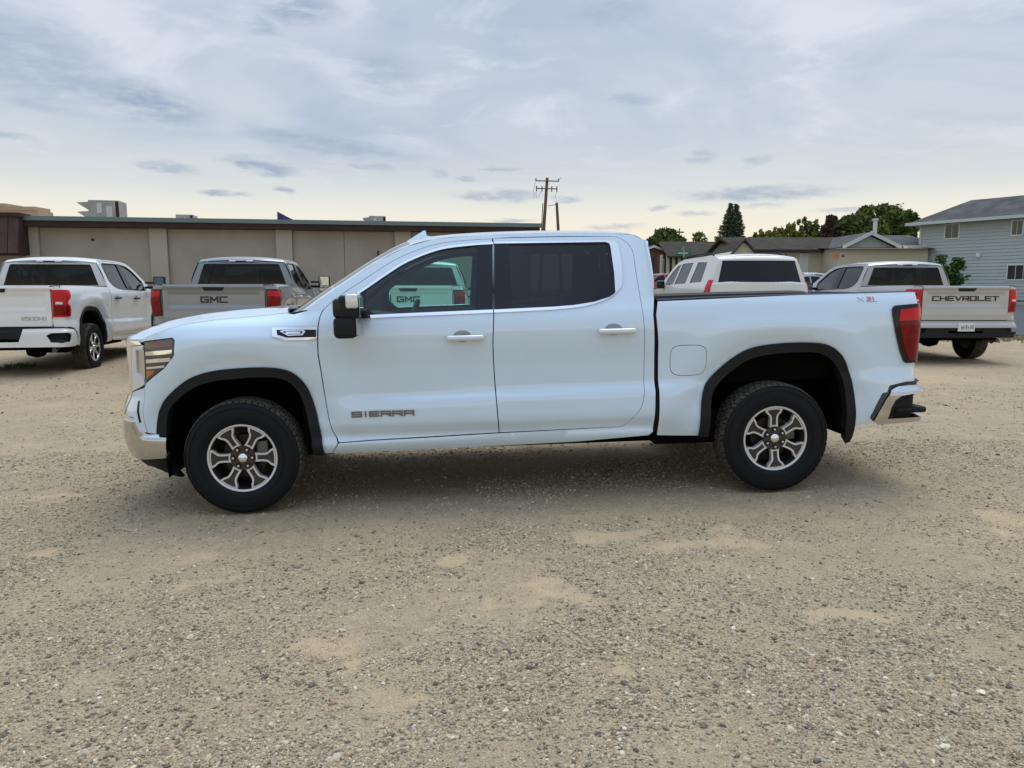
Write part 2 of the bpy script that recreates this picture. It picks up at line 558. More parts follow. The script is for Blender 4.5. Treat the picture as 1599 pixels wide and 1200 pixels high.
P_FEND=_prof([.30,.42,.50,.80,1.00,1.16,1.22,1.28,1.32,1.35,1.38],[.90,.955,.975,.988,.996,1.004,1.000,.984,.955,.90,.80])
def W(x,z):
    x=np.asarray(x,float);z=np.asarray(z,float)
    d=np.interp(z,*P_DOOR);b=np.interp(z,*P_BED);f=np.interp(z,*P_FEND)
    wf=1-sst(.12,.60,x); wb=sst(2.82,2.90,x)
    w=d*(1-wf)*(1-wb)+f*wf+b*wb
    zl=.785+.02*(x-1.72)
    A=sst(.45,1.3,x)*(1-.45*sst(2.9,3.3,x))
    led=sst(zl+.05,zl-.045,z)*sst(.42,.66,z)
    w=w+.036*A*led
    for cx,R in((0.,.60),(3.745,.645)):
        r=np.hypot(x-cx,z-.45)
        up=sst(.45,.7,z)
        w=w+up*(.016*np.exp(-((r-R-.17)/.11)**2)-.022*sst(R+.09,R-.02,r))*(1-sst(1.2,1.3,z))
    return w
def _plan():
    t=np.linspace(0,np.pi/2,400); n=3.2
    xf=-.35-.60*np.sin(t)**(2/n); kf=1-np.cos(t)**(2/n)
    s=np.concatenate([[0],np.cumsum(np.hypot(np.diff(xf),np.diff(kf)))])
    n=6.0
    xr=4.58+.27*np.sin(t)**(2/n); kr=1-np.cos(t)**(2/n)
    s2=np.concatenate([[0],np.cumsum(np.hypot(np.diff(xr),np.diff(kr)))])
    u=np.concatenate([(-.35-s)[::-1],4.58+s2]); 
    return u,np.concatenate([xf[::-1],xr]),np.concatenate([kf[::-1],kr])
PU,PX,PK=_plan()
UF,UR=PU[0],PU[-1]
DZ=([.25,.31,.36,.43,.54,.66,.74,.80,.85,1.22,1.4],[.16,.11,.055,.02,.0,.0,.01,.035,.055,.07,.09])
def S(u, z):
    u=np.asarray(u,float);z=np.asarray(z,float)
    x=np.interp(u,PU,PX);k=np.interp(u,PU,PK)
    y=-W(x,z)*(1-k)
    wf=np.clip((-.35-x)/.4,0,1)
    x=x+np.interp(z,*DZ)*wf
    return np.stack([x,y,z],-1)
TM = {}
def half(name, outer, holes=(), S2=None, **k):
    """near panel and its far mirror, stored as name_n / name_f"""
    TM[name + '_n'] = patch(S2 or S, outer, holes, **k)
    TM[name + '_f'] = patch(S2 or S, outer, holes, flip=True, **k)
def strip(path, w):
    """polygon along an open path; w = one width or one per point"""
    P = np.array(path, float)
    d = np.gradient(P, axis=0)
    d /= np.linalg.norm(d, axis=1, keepdims=True)
    n = np.stack([-d[:, 1], d[:, 0]], 1)
    ww = np.broadcast_to(np.array(w, float), (len(P),))[:, None] / 2
    return [tuple(p) for p in P - n * ww] + [tuple(p) for p in (P + n * ww)[::-1]]
def ell(cx, cz, rx, rz, n=28, pw=2.0):
    return [(cx + rx * np.sign(math.cos(t)) * abs(math.cos(t)) ** (2 / pw), cz + rz * np.sign(math.sin(t)) * abs(math.sin(t)) ** (2 / pw))
            for t in (2 * math.pi * k / n for k in range(n))]

EDGE = [(.47, 1.395), (.62, 1.500), (.78, 1.603), (.95, 1.712), (1.15, 1.812), (1.34, 1.862), (1.60, 1.883), (1.95, 1.892), (2.3, 1.893), (2.6, 1.886), (2.76, 1.871), (2.84, 1.828)]
CENT = [(.22, 1.355), (.40, 1.473), (.61, 1.604), (.84, 1.742), (1.08, 1.867), (1.28, 1.912), (1.56, 1.936), (1.93, 1.947), (2.3, 1.947), (2.64, 1.937), (2.84, 1.912), (2.905, 1.868)]
REAR_EDGE = [(2.84, 1.796), (2.858, 1.55), (2.862, 1.42), (2.846, 1.31), (2.853, 1.12), (2.858, .776), (2.85, .479)]
FD_TOP = cr([(1.755, 1.862), (1.492, 1.847), (1.340, 1.825), (1.212, 1.785), (1.079, 1.728), (.946, 1.648), (.828, 1.572), (.732, 1.510), (.627, 1.432), (.591, 1.395)], 3)
FD_FRONT = cr([(.591, 1.395), (.571, 1.354), (.558, 1.287), (.553, 1.212), (.550, 1.095), (.562, .975), (.583, .719), (.606, .584), (.650, .481)], 3)
B_GAP = cr([(1.758, .510), (1.740, .79), (1.728, 1.12), (1.740, 1.35), (1.7575, 1.863)], 4)
RD_REAR = cr([(2.63, .522), (2.698, .584), (2.777, .715), (2.786, 1.063), (2.778, 1.294), (2.756, 1.607), (2.744, 1.766), (2.674, 1.846), (2.600, 1.864)], 4)
DOOR_BOT = [(.873, .490), (1.3, .499)]
front_door = inset(FD_TOP[:-1] + FD_FRONT + DOOR_BOT + B_GAP[:-1], .0035)
rear_door = inset([(2.2, .516)] + RD_REAR + [(2.3, 1.867), (1.9, 1.866)] + B_GAP[::-1], .0035)
DLO_F_TOP = cr([(1.757, 1.827), (1.598, 1.819), (1.380, 1.792), (1.165, 1.715), (1.02, 1.63), (.881, 1.537), (.798, 1.485)], 4)
DLO_R = cr([(2.151, 1.362), (2.370, 1.381), (2.519, 1.422), (2.615, 1.485), (2.648, 1.56), (2.645, 1.768), (2.622, 1.815), (2.570, 1.827)], 5)
dlo_f = [(.846, 1.332), (1.735, 1.350)] + DLO_F_TOP + [(.795, 1.37)]
dlo_r = [(1.742, 1.350)] + DLO_R + [(1.764, 1.829)]
fgl_top = [p for p in DLO_F_TOP if .88 < p[0] < 1.62]
fglass = [(.944, 1.356), (1.616, 1.372), (1.648, 1.806)] + [(x + .004, z - .011) for x, z in fgl_top] + [(.866, 1.475), (.866, 1.412)]
rglass = [(1.868, 1.374), (2.10, 1.381), (2.30, 1.391), (2.44, 1.412), (2.568, 1.446), (2.578, 1.460), (2.574, 1.62), (2.566, 1.800), (2.556, 1.811), (1.868, 1.812)]

ARCH_F = cr([(-.556, .585), (-.538, .730), (-.500, .82), (-.409, .898), (-.289, .968), (-.141, 1.006), (.048, 1.019), (.206, 1.017), (.324, .998), (.400, .952), (.461, .864), (.504, .718), (.530, .563), (.545, .404)], 4)
ARCH_R = cr([(3.185, .434), (3.205, .745), (3.275, .865), (3.417, .988), (3.552, 1.057), (3.719, 1.083), (3.926, 1.088), (4.085, 1.073), (4.188, 1.016), (4.257, .921), (4.303, .780), (4.326, .620), (4.335, .466)], 4)
def toward(P, cx, cz, d):
    out = []
    for x, z in P:
        r = math.hypot(x - cx, z - cz)
        k = (r - d) / r
        out.append((cx + (x - cx) * k, cz + (z - cz) * k))
    return out
U_T = float(np.interp(.195, PK[PU > 4], PU[PU > 4]))      # tailgate edge on the rear face

def truck_meshes():
    # ---- painted side panels
    half('front_fender', [(-.625, .592), (-.57, .585)] + ARCH_F + [(.60, .408), (.641, .478)] + [(x - .004, z) for x, z in FD_FRONT[::-1][1:]]
         + [(.575, 1.393), (.49, 1.391), (.43, 1.377), (.385, 1.366), (.335, 1.374), (.15, 1.357), (-.1, 1.343), (-.3, 1.318), (-.46, 1.285), (-.60, 1.245), (-.66, 1.224), (-.648, 1.214),
            (-.405, 1.236), (-.381, 1.220), (-.391, 1.118), (-.474, 1.034), (-.636, .934), (-.66, .90), (-.648, .75)])
    half('front_door', front_door, [dlo_f], sp=.04)
    half('rear_door', rear_door, [dlo_r], sp=.04)
    ring = [(.60, .402), (.687, .399), (1.5, .408), (2.297, .424), (2.82, .455)] + REAR_EDGE[::-1] + EDGE[::-1] + [(.49, 1.391), (.588, 1.394)] \
        + FD_TOP[::-1][1:] + [(1.9, 1.870), (2.3, 1.871)] + RD_REAR[::-1] + [(2.2, .513), (1.758, .506), (1.3, .495), (.873, .486), (.650, .477)]
    half('cab_side', ring, sp=.04)
    half('seam_backing', [(.50, .43), (2.82, .47), (2.845, 1.31), (2.84, 1.55), (2.80, 1.80), (2.55, 1.85), (1.6, 1.845), (1.3, 1.81), (.95, 1.67), (.60, 1.42), (.50, 1.33)], [inset(dlo_f, -.01), inset(dlo_r, -.01)], sp=.08, off=-.03, flange=0)
    half('cabin_lining', [(.62, .60), (2.80, .60), (2.82, 1.31), (2.81, 1.55), (2.77, 1.80), (2.55, 1.835), (1.6, 1.83), (1.3, 1.795), (.95, 1.655), (.66, 1.42), (.60, 1.33)], [inset(dlo_f, -.004), inset(dlo_r, -.004)], sp=.08, off=-.05, flange=0)
    half('gap_strip', [(2.83, .46), (2.90, .46), (2.90, 1.39), (2.83, 1.39)], sp=.08, off=-.035, flange=0)
    half('bedside', [(2.885, .451), (3.185, .436)] + ARCH_R + [(4.463, .493), (4.53, .66), (4.568, .762), (4.70, .785), (U_T, .785), (U_T, 1.40), (4.80, 1.422), (4.72, 1.424), (3.9, 1.421), (2.885, 1.399),
                     (2.868, 1.31), (2.882, 1.12), (2.885, .776)], [inset(ell(3.095, .985, .127, .105, 32, 4), -.004)])
    half('fuel_door', ell(3.095, .985, .127, .105, 32, 4), sp=.04, flange=.015)
    fo = ARCH_F
    half('front_flare', fo + toward(fo, 0, .45, .068)[::-1], sp=.03, off=.020, flange=.075)
    ro = ARCH_R + [(4.340, .40), (4.336, .352), (4.305, .338)]
    half('rear_flare', ro + toward(ARCH_R, 3.745, .45, .070)[::-1], sp=.03, off=.020, flange=.075)
    # ---- wheel wells
    for nm, A, cx in (('front', fo, 0), ('rear', ARCH_R, 3.745)):
        I = toward(A, cx, .45, .062)
        if nm == 'front':
            I = [(-.500, .28), (-.508, .42), (-.515, .56)] + I
        else:
            I = I + [(4.27, .40)]
        for sgn, sf in ((-1, '_n'), (1, '_f')):
            g = G()
            g.grid([[(x, sgn * y, z) for y in (.972 if x < -.49 else .965, .8, .6, .45)] for x, z in I])
            g.add([(x, sgn * .45, z) for x, z in I], [tuple(range(len(I)))])
            TM[nm + '_well' + sf] = g.mesh(40)
    # ---- glazing and trim
    half('front_window', fglass, sp=.08, off=-.012, flange=0)
    half('rear_window', rglass, sp=.08, off=-.012, flange=0)
    half('front_surround', inset(dlo_f, -.006), [fglass], sp=.05, off=-.010, flange=0)
    half('rear_surround', inset(dlo_r, -.006), [rglass], sp=.05, off=-.010, flange=0)
    half('front_pillar_trim', [(1.614, 1.358), (1.7325, 1.360), (1.7535, 1.822), (1.648, 1.812)], sp=.05, off=.003, flange=.012)
    half('rear_pillar_trim', [(1.7435, 1.360), (1.868, 1.362), (1.868, 1.822), (1.766, 1.823)], sp=.05, off=.003, flange=.012)
    half('front_sill_trim', strip([(.855, 1.338), (1.2, 1.346), (1.735, 1.356)], .021), sp=.04, off=.008, flange=.018)
    half('front_arch_trim', strip(DLO_F_TOP[:-1], .015), sp=.04, off=.006, flange=.016)
    half('rear_trim', [(1.742, 1.346)] + [(x, z) for x, z in inset(dlo_r, -.006)[1:-1]] + [(1.765, 1.835), (1.766, 1.822), (2.555, 1.820), (2.580, 1.810), (2.588, 1.79), (2.598, 1.60), (2.594, 1.470), (2.582, 1.444),
                       (2.44, 1.404), (2.30, 1.385), (2.15, 1.376), (1.742, 1.366)], sp=.03, off=.008, flange=.018)
    for nm, x0, x1, z in (('front_handle', 1.412, 1.668, 1.183), ('rear_handle', 2.452, 2.716, 1.203)):
        for sgn, sf in ((-1, '_n'), (1, '_f')):
            g = G()
            yy = float(W((x0 + x1) / 2, z))
            a, b = sorted((sgn * (yy + .016), sgn * (yy + .050)))
            g.rbox(x0, x1, a, b, z - .020, z + .020, .0155, 5)
            a, b = sorted((sgn * (yy - .01), sgn * (yy + .025)))
            g.rbox(x0 + .01, x0 + .05, a, b, z - .012, z + .012, .005, 2)
            g.rbox(x1 - .06, x1 - .01, a, b, z - .012, z + .012, .005, 2)
            TM[nm + sf] = g.mesh(40)
        half(nm + '_cup', ell((x0 + x1) / 2 - .02, z + .012, .062, .040, 20), sp=.03, off=.0015, flange=.004)  # flat ellipse, no hollow: shade of the finger pocket painted on
    # ---- nose
    half('bumper_cover', [(-.63, .598), (-.652, .75), (-.664, .90), (-.83, .862), (-.865, .72), (-.83, .704), (-.732, .697), (-.690, .598), (-.66, .592)], sp=.035)
    half('air_slit', [(-.716, .810), (-.700, .815), (-.664, .668), (-.678, .662)], sp=.03, off=.003, flange=.006)
    half('headlight', [(-.642, 1.208), (-.408, 1.231), (-.387, 1.217), (-.397, 1.121), (-.479, 1.040), (-.642, .940)], sp=.03, off=-.004, flange=.03)
    half('headlight_top', [(-.632, 1.200), (-.415, 1.220), (-.397, 1.210), (-.400, 1.178), (-.632, 1.160)], sp=.03, off=.001, flange=.006)
    for i, (za, zb, ul) in enumerate(((1.125, 1.152, -.408), (1.075, 1.100, -.425), (1.035, 1.050, -.475))):
        half('headlight_bar%d' % i, [(-.630, za - .008), (ul, za + .004), (ul + .004, zb + .004), (-.630, zb - .008)], sp=.03, off=.002, flange=.008)
    half('headlight_amber', [(-.632, .962), (-.560, 1.008), (-.555, 1.022), (-.632, 1.015)], sp=.03, off=.001, flange=.006)
    half('running_light', [(-.80, 1.176), (-.648, 1.187), (-.652, 1.158), (-.735, 1.152), (-.742, 1.0), (-.655, .965), (-.655, .925), (-.70, .905), (-.83, .866)], sp=.03, off=.004, flange=.03)
    half('lamp_pocket', [(-.735, 1.152), (-.652, 1.158), (-.655, .965), (-.742, 1.0)], sp=.03, off=-.006, flange=0)
    half('grille_frame', [(-.80, 1.178), (-.83, .866), (-.87, .72), (-.91, .70), (UF, .64), (UF, .70), (-.97, .74), (-.93, .86), (-.90, 1.14), (UF, 1.165), (UF, 1.215), (-.70, 1.212), (-.66, 1.192)], sp=.05, off=.006, flange=.04)
    half('grille_mesh', [(-.86, 1.19), (-.90, .70), (UF, .66), (UF, 1.19)], sp=.08, off=-.03, flange=0)
    for i in range(7):
        z = .76 + i * .06
        half('grille_bar%d' % i, [(-.93, z), (UF, z - .01), (UF, z + .012), (-.93, z + .022)], sp=.06, off=.0, flange=.03)
    def SFB(u, z):
        p = S(u, z)
        zt = np.interp(u, [-1.1, -.95, -.85, -.727, -.688, -.645, -.49], [.53, .62, .70, .69, .59, .577, .576])
        t_ = sst(zt - .030, zt + .002, np.asarray(z, float))
        p[..., 1] *= 1 - .022 * t_
        p[..., 0] += .022 * t_ * np.clip((-.45 - np.asarray(u, float)) / .2, 0, 1)
        return p
    half('front_bumper', [(-.85, .70), (-.830, .702), (-.727, .692), (-.688, .590), (-.645, .577), (-.492, .576), (-.512, .421), (-.60, .415), (-.81, .397), (-1.05, .40), (UF, .40), (UF, .50), (-1.1, .53), (-.95, .62)], sp=.025, off=.014, flange=.05, S2=SFB)
    half('front_valance', [(-.52, .425), (-.56, .33), (-.50, .262), (-.56, .270), (-.78, .335), (-1.0, .30), (UF, .30), (UF, .41), (-1.05, .405), (-.81, .402)], sp=.05, off=.0, flange=.05)
    half('bumper_intake', [(-.90, .62), (-1.1, .535), (UF, .51), (UF, .66), (-.95, .69)], sp=.06, off=-.02, flange=0)
    # hood: one sheet over the engine bay, its rim following the fender tops and the nose
    up = np.array([(.335, 1.378), (.15, 1.361), (-.1, 1.347), (-.3, 1.322), (-.46, 1.289), (-.60, 1.249), (-.66, 1.228)])
    tt = np.linspace(0, 6, 40)
    pu = np.interp(tt, np.arange(7), up[:, 0]); pz = np.interp(tt, np.arange(7), up[:, 1])
    rim = np.concatenate([S(pu, pz), S(np.linspace(-.70, UF, 40), np.full(40, 1.226))])
    back = np.array([(.335 - .115 * (1 - (s_ / .95) ** 2), s_ * abs(rim[0, 1]), 1.378 + .032 * (1 - s_ ** 2)) for s_ in np.linspace(.96, -.96, 21)])
    full = np.concatenate([rim, (rim * [1, -1, 1])[::-1][1:], back])
    def SH(x, y):
        x = np.asarray(x, float); y = np.asarray(y, float)
        d = np.hypot(x[..., None] - full[:, 0], y[..., None] - full[:, 1])
        d2 = np.sort(d, -1)[..., 0]
        wgt = 1 / (d + .004) ** 3
        zb = (wgt * full[:, 2]).sum(-1) / wgt.sum(-1)
        ze = np.interp(x, [-.66, -.46, -.3, -.1, .15, .33], [1.232, 1.288, 1.320, 1.345, 1.358, 1.374])
        zc = np.interp(x, [-.95, -.85, -.7, -.59, -.34, -.09, .11, .25], [1.235, 1.270, 1.313, 1.341, 1.378, 1.398, 1.408, 1.410])
        s_ = np.clip(np.abs(y) / .93, 0, 1)
        top = ze + (zc - ze) * (1 - s_ ** 2.2) + .012 * np.exp(-((s_ - .55) / .16) ** 2) * sst(-.85, -.5, x)
        return np.stack([x, y, zb + (top - zb) * (1 - np.exp(-(d2 / .07) ** 1.5))], -1)
    TM['hood'] = patch(SH, [tuple(p[:2]) for p in full], sp=.045, flange=.02)
    TM['cowl'] = G().grid([[(x, s_ * .84, z - .03 * abs(s_) ** 2) for s_ in np.linspace(-1, 1, 15)] for x, z in ((.18, 1.34), (.26, 1.362), (.34, 1.385), (.42, 1.39), (.52, 1.36), (.60, 1.30))]).mesh(180)
    g = G()
    for sy in (-.35, .30):
        g.tube([(.30, sy, 1.40), (.40, sy + .1, 1.43), (.44, sy + .62 if sy < 0 else sy + .5, 1.425)], .009, 6)
    TM['wiper'] = g.mesh(40)
    # ---- roof, windshield, cab back
    def row_at(i):
        return EDGE_F[i], CENT_F[i]
    EDGE_F, CENT_F = cr(EDGE, 5), cr(CENT, 5)
    nE = len(EDGE_F)
    def pt(i, s_):
        (xe, ze), (xc, zc) = EDGE_F[i], CENT_F[i]
        w = float(W(xe, ze))
        b = 1 - abs(s_) ** 2.5
        return (xe + (xc - xe) * b, s_ * w, ze + (zc - ze) * b)
    ss = list(np.linspace(-1, 1, 41))
    IW = 21
    g = G()
    g.grid([[pt(i, s_) for s_ in ss] for i in range(IW, nE)])
    for sg in (-1, 1):
        g.grid([[pt(i, sg * s_) for s_ in (1.0, .98, .955, .93)] for i in range(0, IW + 1)])
    TM['roof'] = g.mesh(180)
    TM['windshield'] = G().grid([[pt(i, s_) for s_ in np.linspace(-.93, .93, 31)] for i in range(0, IW + 1)]).mesh(180)
    TM['headliner'] = G().grid([[(pt(i, s_)[0], pt(i, s_)[1] * .95, pt(i, s_)[2] - .045) for s_ in ss[::2]] for i in range(IW - 1, nE, 2)]).mesh(180)
    def SB(y, z):
        y = np.asarray(y, float); z = np.asarray(z, float)
        xe = np.interp(z, [.4, .776, 1.12, 1.31, 1.42, 1.55, 1.796, 1.825, 1.87], [2.85, 2.858, 2.853, 2.846, 2.862, 2.858, 2.84, 2.835, 2.82])
        w = np.interp(z, *P_DOOR)
        return np.stack([xe + .045 * (1 - np.clip(np.abs(y) / w, 0, 1) ** 2.2), y, z], -1)
    wz = lambda z: float(np.interp(z, *P_DOOR)) - .004
    outer = [(-wz(.5), .5), (wz(.5), .5)] + [(wz(z), z) for z in (.8, 1.1, 1.3, 1.42, 1.6, 1.80, 1.825)] + [(.55, 1.845), (.3, 1.858), (0, 1.862), (-.3, 1.858), (-.55, 1.845)] + [(-wz(z), z) for z in (1.825, 1.80, 1.6, 1.42, 1.3, 1.1, .8)]
    bg = [(-.80, 1.435), (.80, 1.435), (.79, 1.46), (.685, 1.775), (.66, 1.80), (-.66, 1.80), (-.685, 1.775), (-.79, 1.46)]
    TM['cab_back'] = patch(SB, outer, [bg], sp=.07, flange=.02)
    TM['back_window'] = patch(SB, inset(bg, .004), sp=.1, off=.004, flange=.01)
    TM['window_divider'] = patch(SB, strip([(.30, 1.45), (.27, 1.785)], .012), sp=.1, off=.006, flange=.004)
    TM['window_divider2'] = patch(SB, strip([(-.30, 1.45), (-.27, 1.785)], .012), sp=.1, off=.006, flange=.004)
    g = G(); g.rbox(2.868, 2.912, -.215, .215, 1.832, 1.868, .012, 3); TM['brake_lamp'] = g.mesh(40)
    g = G(); g.rbox(2.885, 2.917, -.10, .10, 1.836, 1.862, .008, 2); TM['brake_lamp_red'] = g.mesh(40)
    # shark fin
    g = G()
    g.prism([(1.12, 1.885), (1.255, 1.965), (1.270, 1.962), (1.275, 1.925), (1.335, 1.915), (1.35, 1.895), (1.35, 1.88), (1.12, 1.86)], 'y', -.22, -.16)
    TM['antenna_fin'] = g.mesh(30)
    # ---- bed
    g = G()
    g.box(2.93, 4.80, -.79, .79, .86, .90)
    TM['bed_floor'] = g.mesh()
    for sgn, sf in ((-1, '_n'), (1, '_f')):
        g = G()
        a, b = sorted((sgn * .79, sgn * .82)); g.box(2.93, 4.80, a, b, .80, 1.40)
        TM['bed_wall' + sf] = g.mesh()
        g = G()
        pr = [(.76, 1.375), (.78, 1.412), (.84, 1.424), (.92, 1.432), (.946, 1.424), (.950, 1.400), (.92, 1.395)]
        P = []
        for x, dz in ((2.885, -.016), (3.2, -.008), (3.9, 0.0), (4.70, 0.0), (4.80, -.006)):
            P.append([(x, sgn * (y - (0 if x < 4.75 else .03)), z + dz) for y, z in pr])
        g.grid(P)
        TM['bed_rail' + sf] = g.mesh(40)
    g = G(); g.box(2.91, 2.94, -.90, .90, .50, 1.40); TM['bed_front'] = g.mesh()
    # ---- tailgate and rear
    def ST(y, z):
        y = np.asarray(y, float); z = np.asarray(z, float)
        x = 4.848 + .022 * sst(1.33, 1.37, z) * (1 - .6 * sst(1.39, 1.42, z)) - .016 * sst(1.30, 1.27, z) * sst(1.05, 1.08, z) * sst(.72, .69, np.abs(y)) + .006 * sst(1.0, .9, z)
        return np.stack([x + .012 * (1 - (y / .8) ** 2), y, z], -1)
    TM['tailgate'] = patch(ST, [(-.792, .80), (.792, .80), (.792, 1.385), (.77, 1.42), (-.77, 1.42), (-.792, 1.385)], sp=.022, flange=.05)
    TM['tailgate_handle'] = patch(ST, [(-.14, 1.318), (.14, 1.318), (.17, 1.375), (-.17, 1.375)], sp=.03, off=.008, flange=.02)
    def ST2(y, z):
        y = np.asarray(y, float)
        return np.stack([4.848 + .022 * sst(1.33, 1.37, np.asarray(z, float)) + .012 * (1 - (y / .8) ** 2), y, np.asarray(z, float)], -1)
    def PT(y0, z0):
        return lambda a, b, d: tuple(ST(y0 + a, z0 + b)[:] + np.array((d, 0, 0)))
    TM['letters_gmc'] = text_mesh('GMC', PT(-.20, 1.14), .105, .080, .042, .022, .012)
    TM['letters_chev'] = text_mesh('CHEVROLET', PT(-.60, 1.155), .100, .072, .038, .018, .012)
    TM['letters_hd'] = text_mesh('2500HD', PT(.36, .900), .044, .042, .018, .006, .006)
    half('tail_sierra', [(4.570, 1.309), (4.588, 1.330), (4.80, 1.342), (U_T - .01, 1.345), (U_T - .01, .93), (4.78, .921), (4.690, .921), (4.676, .932), (4.638, 1.014), (4.590, 1.162), (4.571, 1.260)], sp=.025, off=.014, flange=.03)
    half('tail_sierra_red', [(4.628, 1.300), (4.80, 1.315), (U_T - .03, 1.318), (U_T - .03, 1.235), (4.80, 1.228), (4.612, 1.222)], sp=.025, off=.017, flange=.006)
    half('tail_sierra_low', [(4.612, 1.215), (4.80, 1.221), (U_T - .03, 1.228), (U_T - .03, .955), (4.78, .942), (4.715, .940), (4.662, 1.045)], sp=.025, off=.017, flange=.006)
    half('tail_chevy', cr([(4.70, .945), (4.95, .94), (U_T - .008, .945), (U_T - .008, 1.35), (4.93, 1.355), (4.66, 1.350), (4.635, 1.30), (4.655, 1.235), (4.735, 1.185), (4.740, 1.14), (4.665, 1.10), (4.655, .98)], 3, True), sp=.025, off=.014, flange=.03)
    half('tail_chevy_low', [(4.715, .965), (U_T - .03, .965), (U_T - .03, 1.115), (4.77, 1.115), (4.70, 1.07)], sp=.03, off=.018, flange=.006)
    half('tail_reverse', [(4.82, 1.135), (U_T - .05, 1.138), (U_T - .05, 1.175), (4.82, 1.172)], sp=.03, off=.018, flange=.006)
    # rear bumper surface stands off the body
    def SR(u, z):
        p = S(u, z)
        wr = np.clip((p[..., 0] - 4.45) / .35, 0, 1)
        t_ = sst(.70, .755, np.asarray(z, float)) * sst(4.44, 4.6, np.asarray(u, float))
        p[..., 0] += .065 * wr - .028 * t_ * wr
        p[..., 1] *= 1 - .030 * t_
        return p
    step = [(4.556, .518), (4.564, .600), (4.586, .655), (4.63, .685), (4.72, .697), (4.93, .700), (5.12, .675), (5.12, .545), (4.93, .525)]
    TM['rear_bumper'] = patch(SR, [(4.472, .500), (4.50, .476), (4.70, .486), (5.0, .495), (UR, .50), (UR, .60), (5.42, .60), (5.36, .754), (4.85, .757), (4.70, .754), (4.63, .746), (4.565, .722), (4.525, .66), (4.495, .58)], [step], sp=.025, off=.008, flange=.03, both=True)
    TM['bumper_recess_n'] = patch(SR, inset(step, -.02), sp=.05, off=-.06, flange=0)
    TM['bumper_recess_f'] = patch(SR, inset(step, -.02), sp=.05, off=-.06, flange=0, flip=True)
    TM['bumper_pad'] = patch(SR, [(4.467, .500), (4.490, .583), (4.520, .664), (4.560, .728), (4.63, .752), (4.70, .760), (4.85, .763), (5.35, .760), (5.42, .61), (UR, .61), (UR, .785), (4.85, .790), (4.70, .787), (4.58, .776), (4.535, .755), (4.500, .70), (4.470, .62), (4.446, .53)], sp=.03, off=.002, flange=.06, both=True)
    for sgn, sf in ((-1, '_n'), (1, '_f')):
        g = G()
        a, b = sorted((sgn * .62, sgn * .955))
        g.rbox(4.66, 4.90, a, b, .545, .590, .018, 3)
        TM['bumper_step' + sf] = g.mesh(40)
    g = G(); g.box(4.60, 4.86, -.90, .90, .772, .780); TM['bumper_top'] = g.mesh()
    g = G(); g.rbox(4.925, 4.935, -.155, .155, .60, .755, .004, 2); TM['plate'] = g.mesh(40)
    g = G()
    for k in range(6):
        y = -.10 + k * .042
        g.box(4.934, 4.9375, y, y + .026 - .008 * (k % 2), .645, .645 + .05 + .012 * (k % 3))
    TM['plate_mark'] = g.mesh()
    # chevy bumper: body-coloured with black centre
    TM['chevy_bumper'] = patch(SR, [(4.452, .525), (4.50, .476), (4.70, .480), (5.0, .485), (UR, .485), (UR, .565), (5.46, .565), (5.38, .765), (4.85, .770), (4.70, .765), (4.58, .745), (4.53, .66)], [[(4.66, .545), (4.64, .66), (4.72, .70), (4.98, .70), (5.06, .66), (4.99, .555)]], sp=.03, off=.006, flange=.03, both=True)
    TM['bumper_band'] = patch(SR, [(4.66, .665), (UR, .665), (UR, .784), (4.62, .784)], sp=.04, off=.014, flange=.04, both=True)
    # ---- side badge lettering, vent badge, bed decal
    def PS(x0, z0):
        def f(a, b, d):
            uu, zz = x0 + a, z0 + b
            p = S(uu, zz); n = surf_n(S, np.array(uu), np.array(zz))
            return tuple(p + n * d)
        return f
    TM['badge_side'] = text_mesh('SIERRA', PS(.755, .664), .062, .030, .017, .010, .007)
    vent = [(.253, 1.281), (.257, 1.224), (.345, 1.197), (.548, 1.201), (.551, 1.277)]
    half('vent_frame', vent, [inset([(.285, 1.266), (.290, 1.232), (.355, 1.214), (.546, 1.214), (.546, 1.264)], 0)], sp=.03, off=.010, flange=.012)
    half('vent_back', inset(vent, .006), sp=.03, off=.003, flange=.004)
    half('vent_badge', [(.305, 1.258), (.335, 1.264), (.46, 1.264), (.475, 1.252), (.455, 1.228), (.36, 1.226)], [[(.322, 1.252), (.34, 1.257), (.448, 1.257), (.458, 1.248), (.445, 1.235), (.365, 1.233)]], sp=.03, off=.008, flange=.006)
    half('vent_bar', [(.345, 1.253), (.442, 1.253), (.442, 1.238), (.345, 1.238)], sp=.03, off=.009, flange=.006)
    TM['decal_x'] = text_mesh('X', PS(4.325, 1.366), .046, .030, 0, .0035, .002)
    TM['decal_number'] = text_mesh('31', PS(4.395, 1.374), .028, .022, .014, .0045, .002)
    TM['decal_line'] = text_mesh('L', PS(4.392, 1.364), .075, .0001, 0, .0028, .002)
    # ---- mirrors
    for sgn, sf in ((-1, '_n'), (1, '_f')):
        def yy(a, b):
            return sorted((sgn * a, sgn * b))
        g = G(); g.rbox(.700, .845, *yy(1.05, 1.285), 1.215, 1.355, .035, 4); TM['mirror' + sf] = g.mesh(50)
        g = G(); g.rbox(.735, .870, *yy(1.055, 1.28), 1.335, 1.490, .032, 4); TM['mirror_body' + sf] = g.mesh(50)
        g = G(); g.rbox(.785, .866, *yy(1.045, 1.290), 1.405, 1.498, .018, 4); TM['mirror_cap' + sf] = g.mesh(50)
        g = G(); g.rbox(.700, .790, *yy(1.05, 1.275), 1.345, 1.470, .028, 4); TM['mirror_signal' + sf] = g.mesh(50)
        g = G(); g.rbox(.80, .90, *yy(.955, 1.08), 1.335, 1.395, .02, 3); TM['mirror_arm' + sf] = g.mesh(50)
        g = G(); g.box(.846, .850, *yy(1.075, 1.265), 1.235, 1.345); g.box(.871, .874, *yy(1.075, 1.265), 1.355, 1.47); TM['mirror_glass' + sf] = g.mesh()
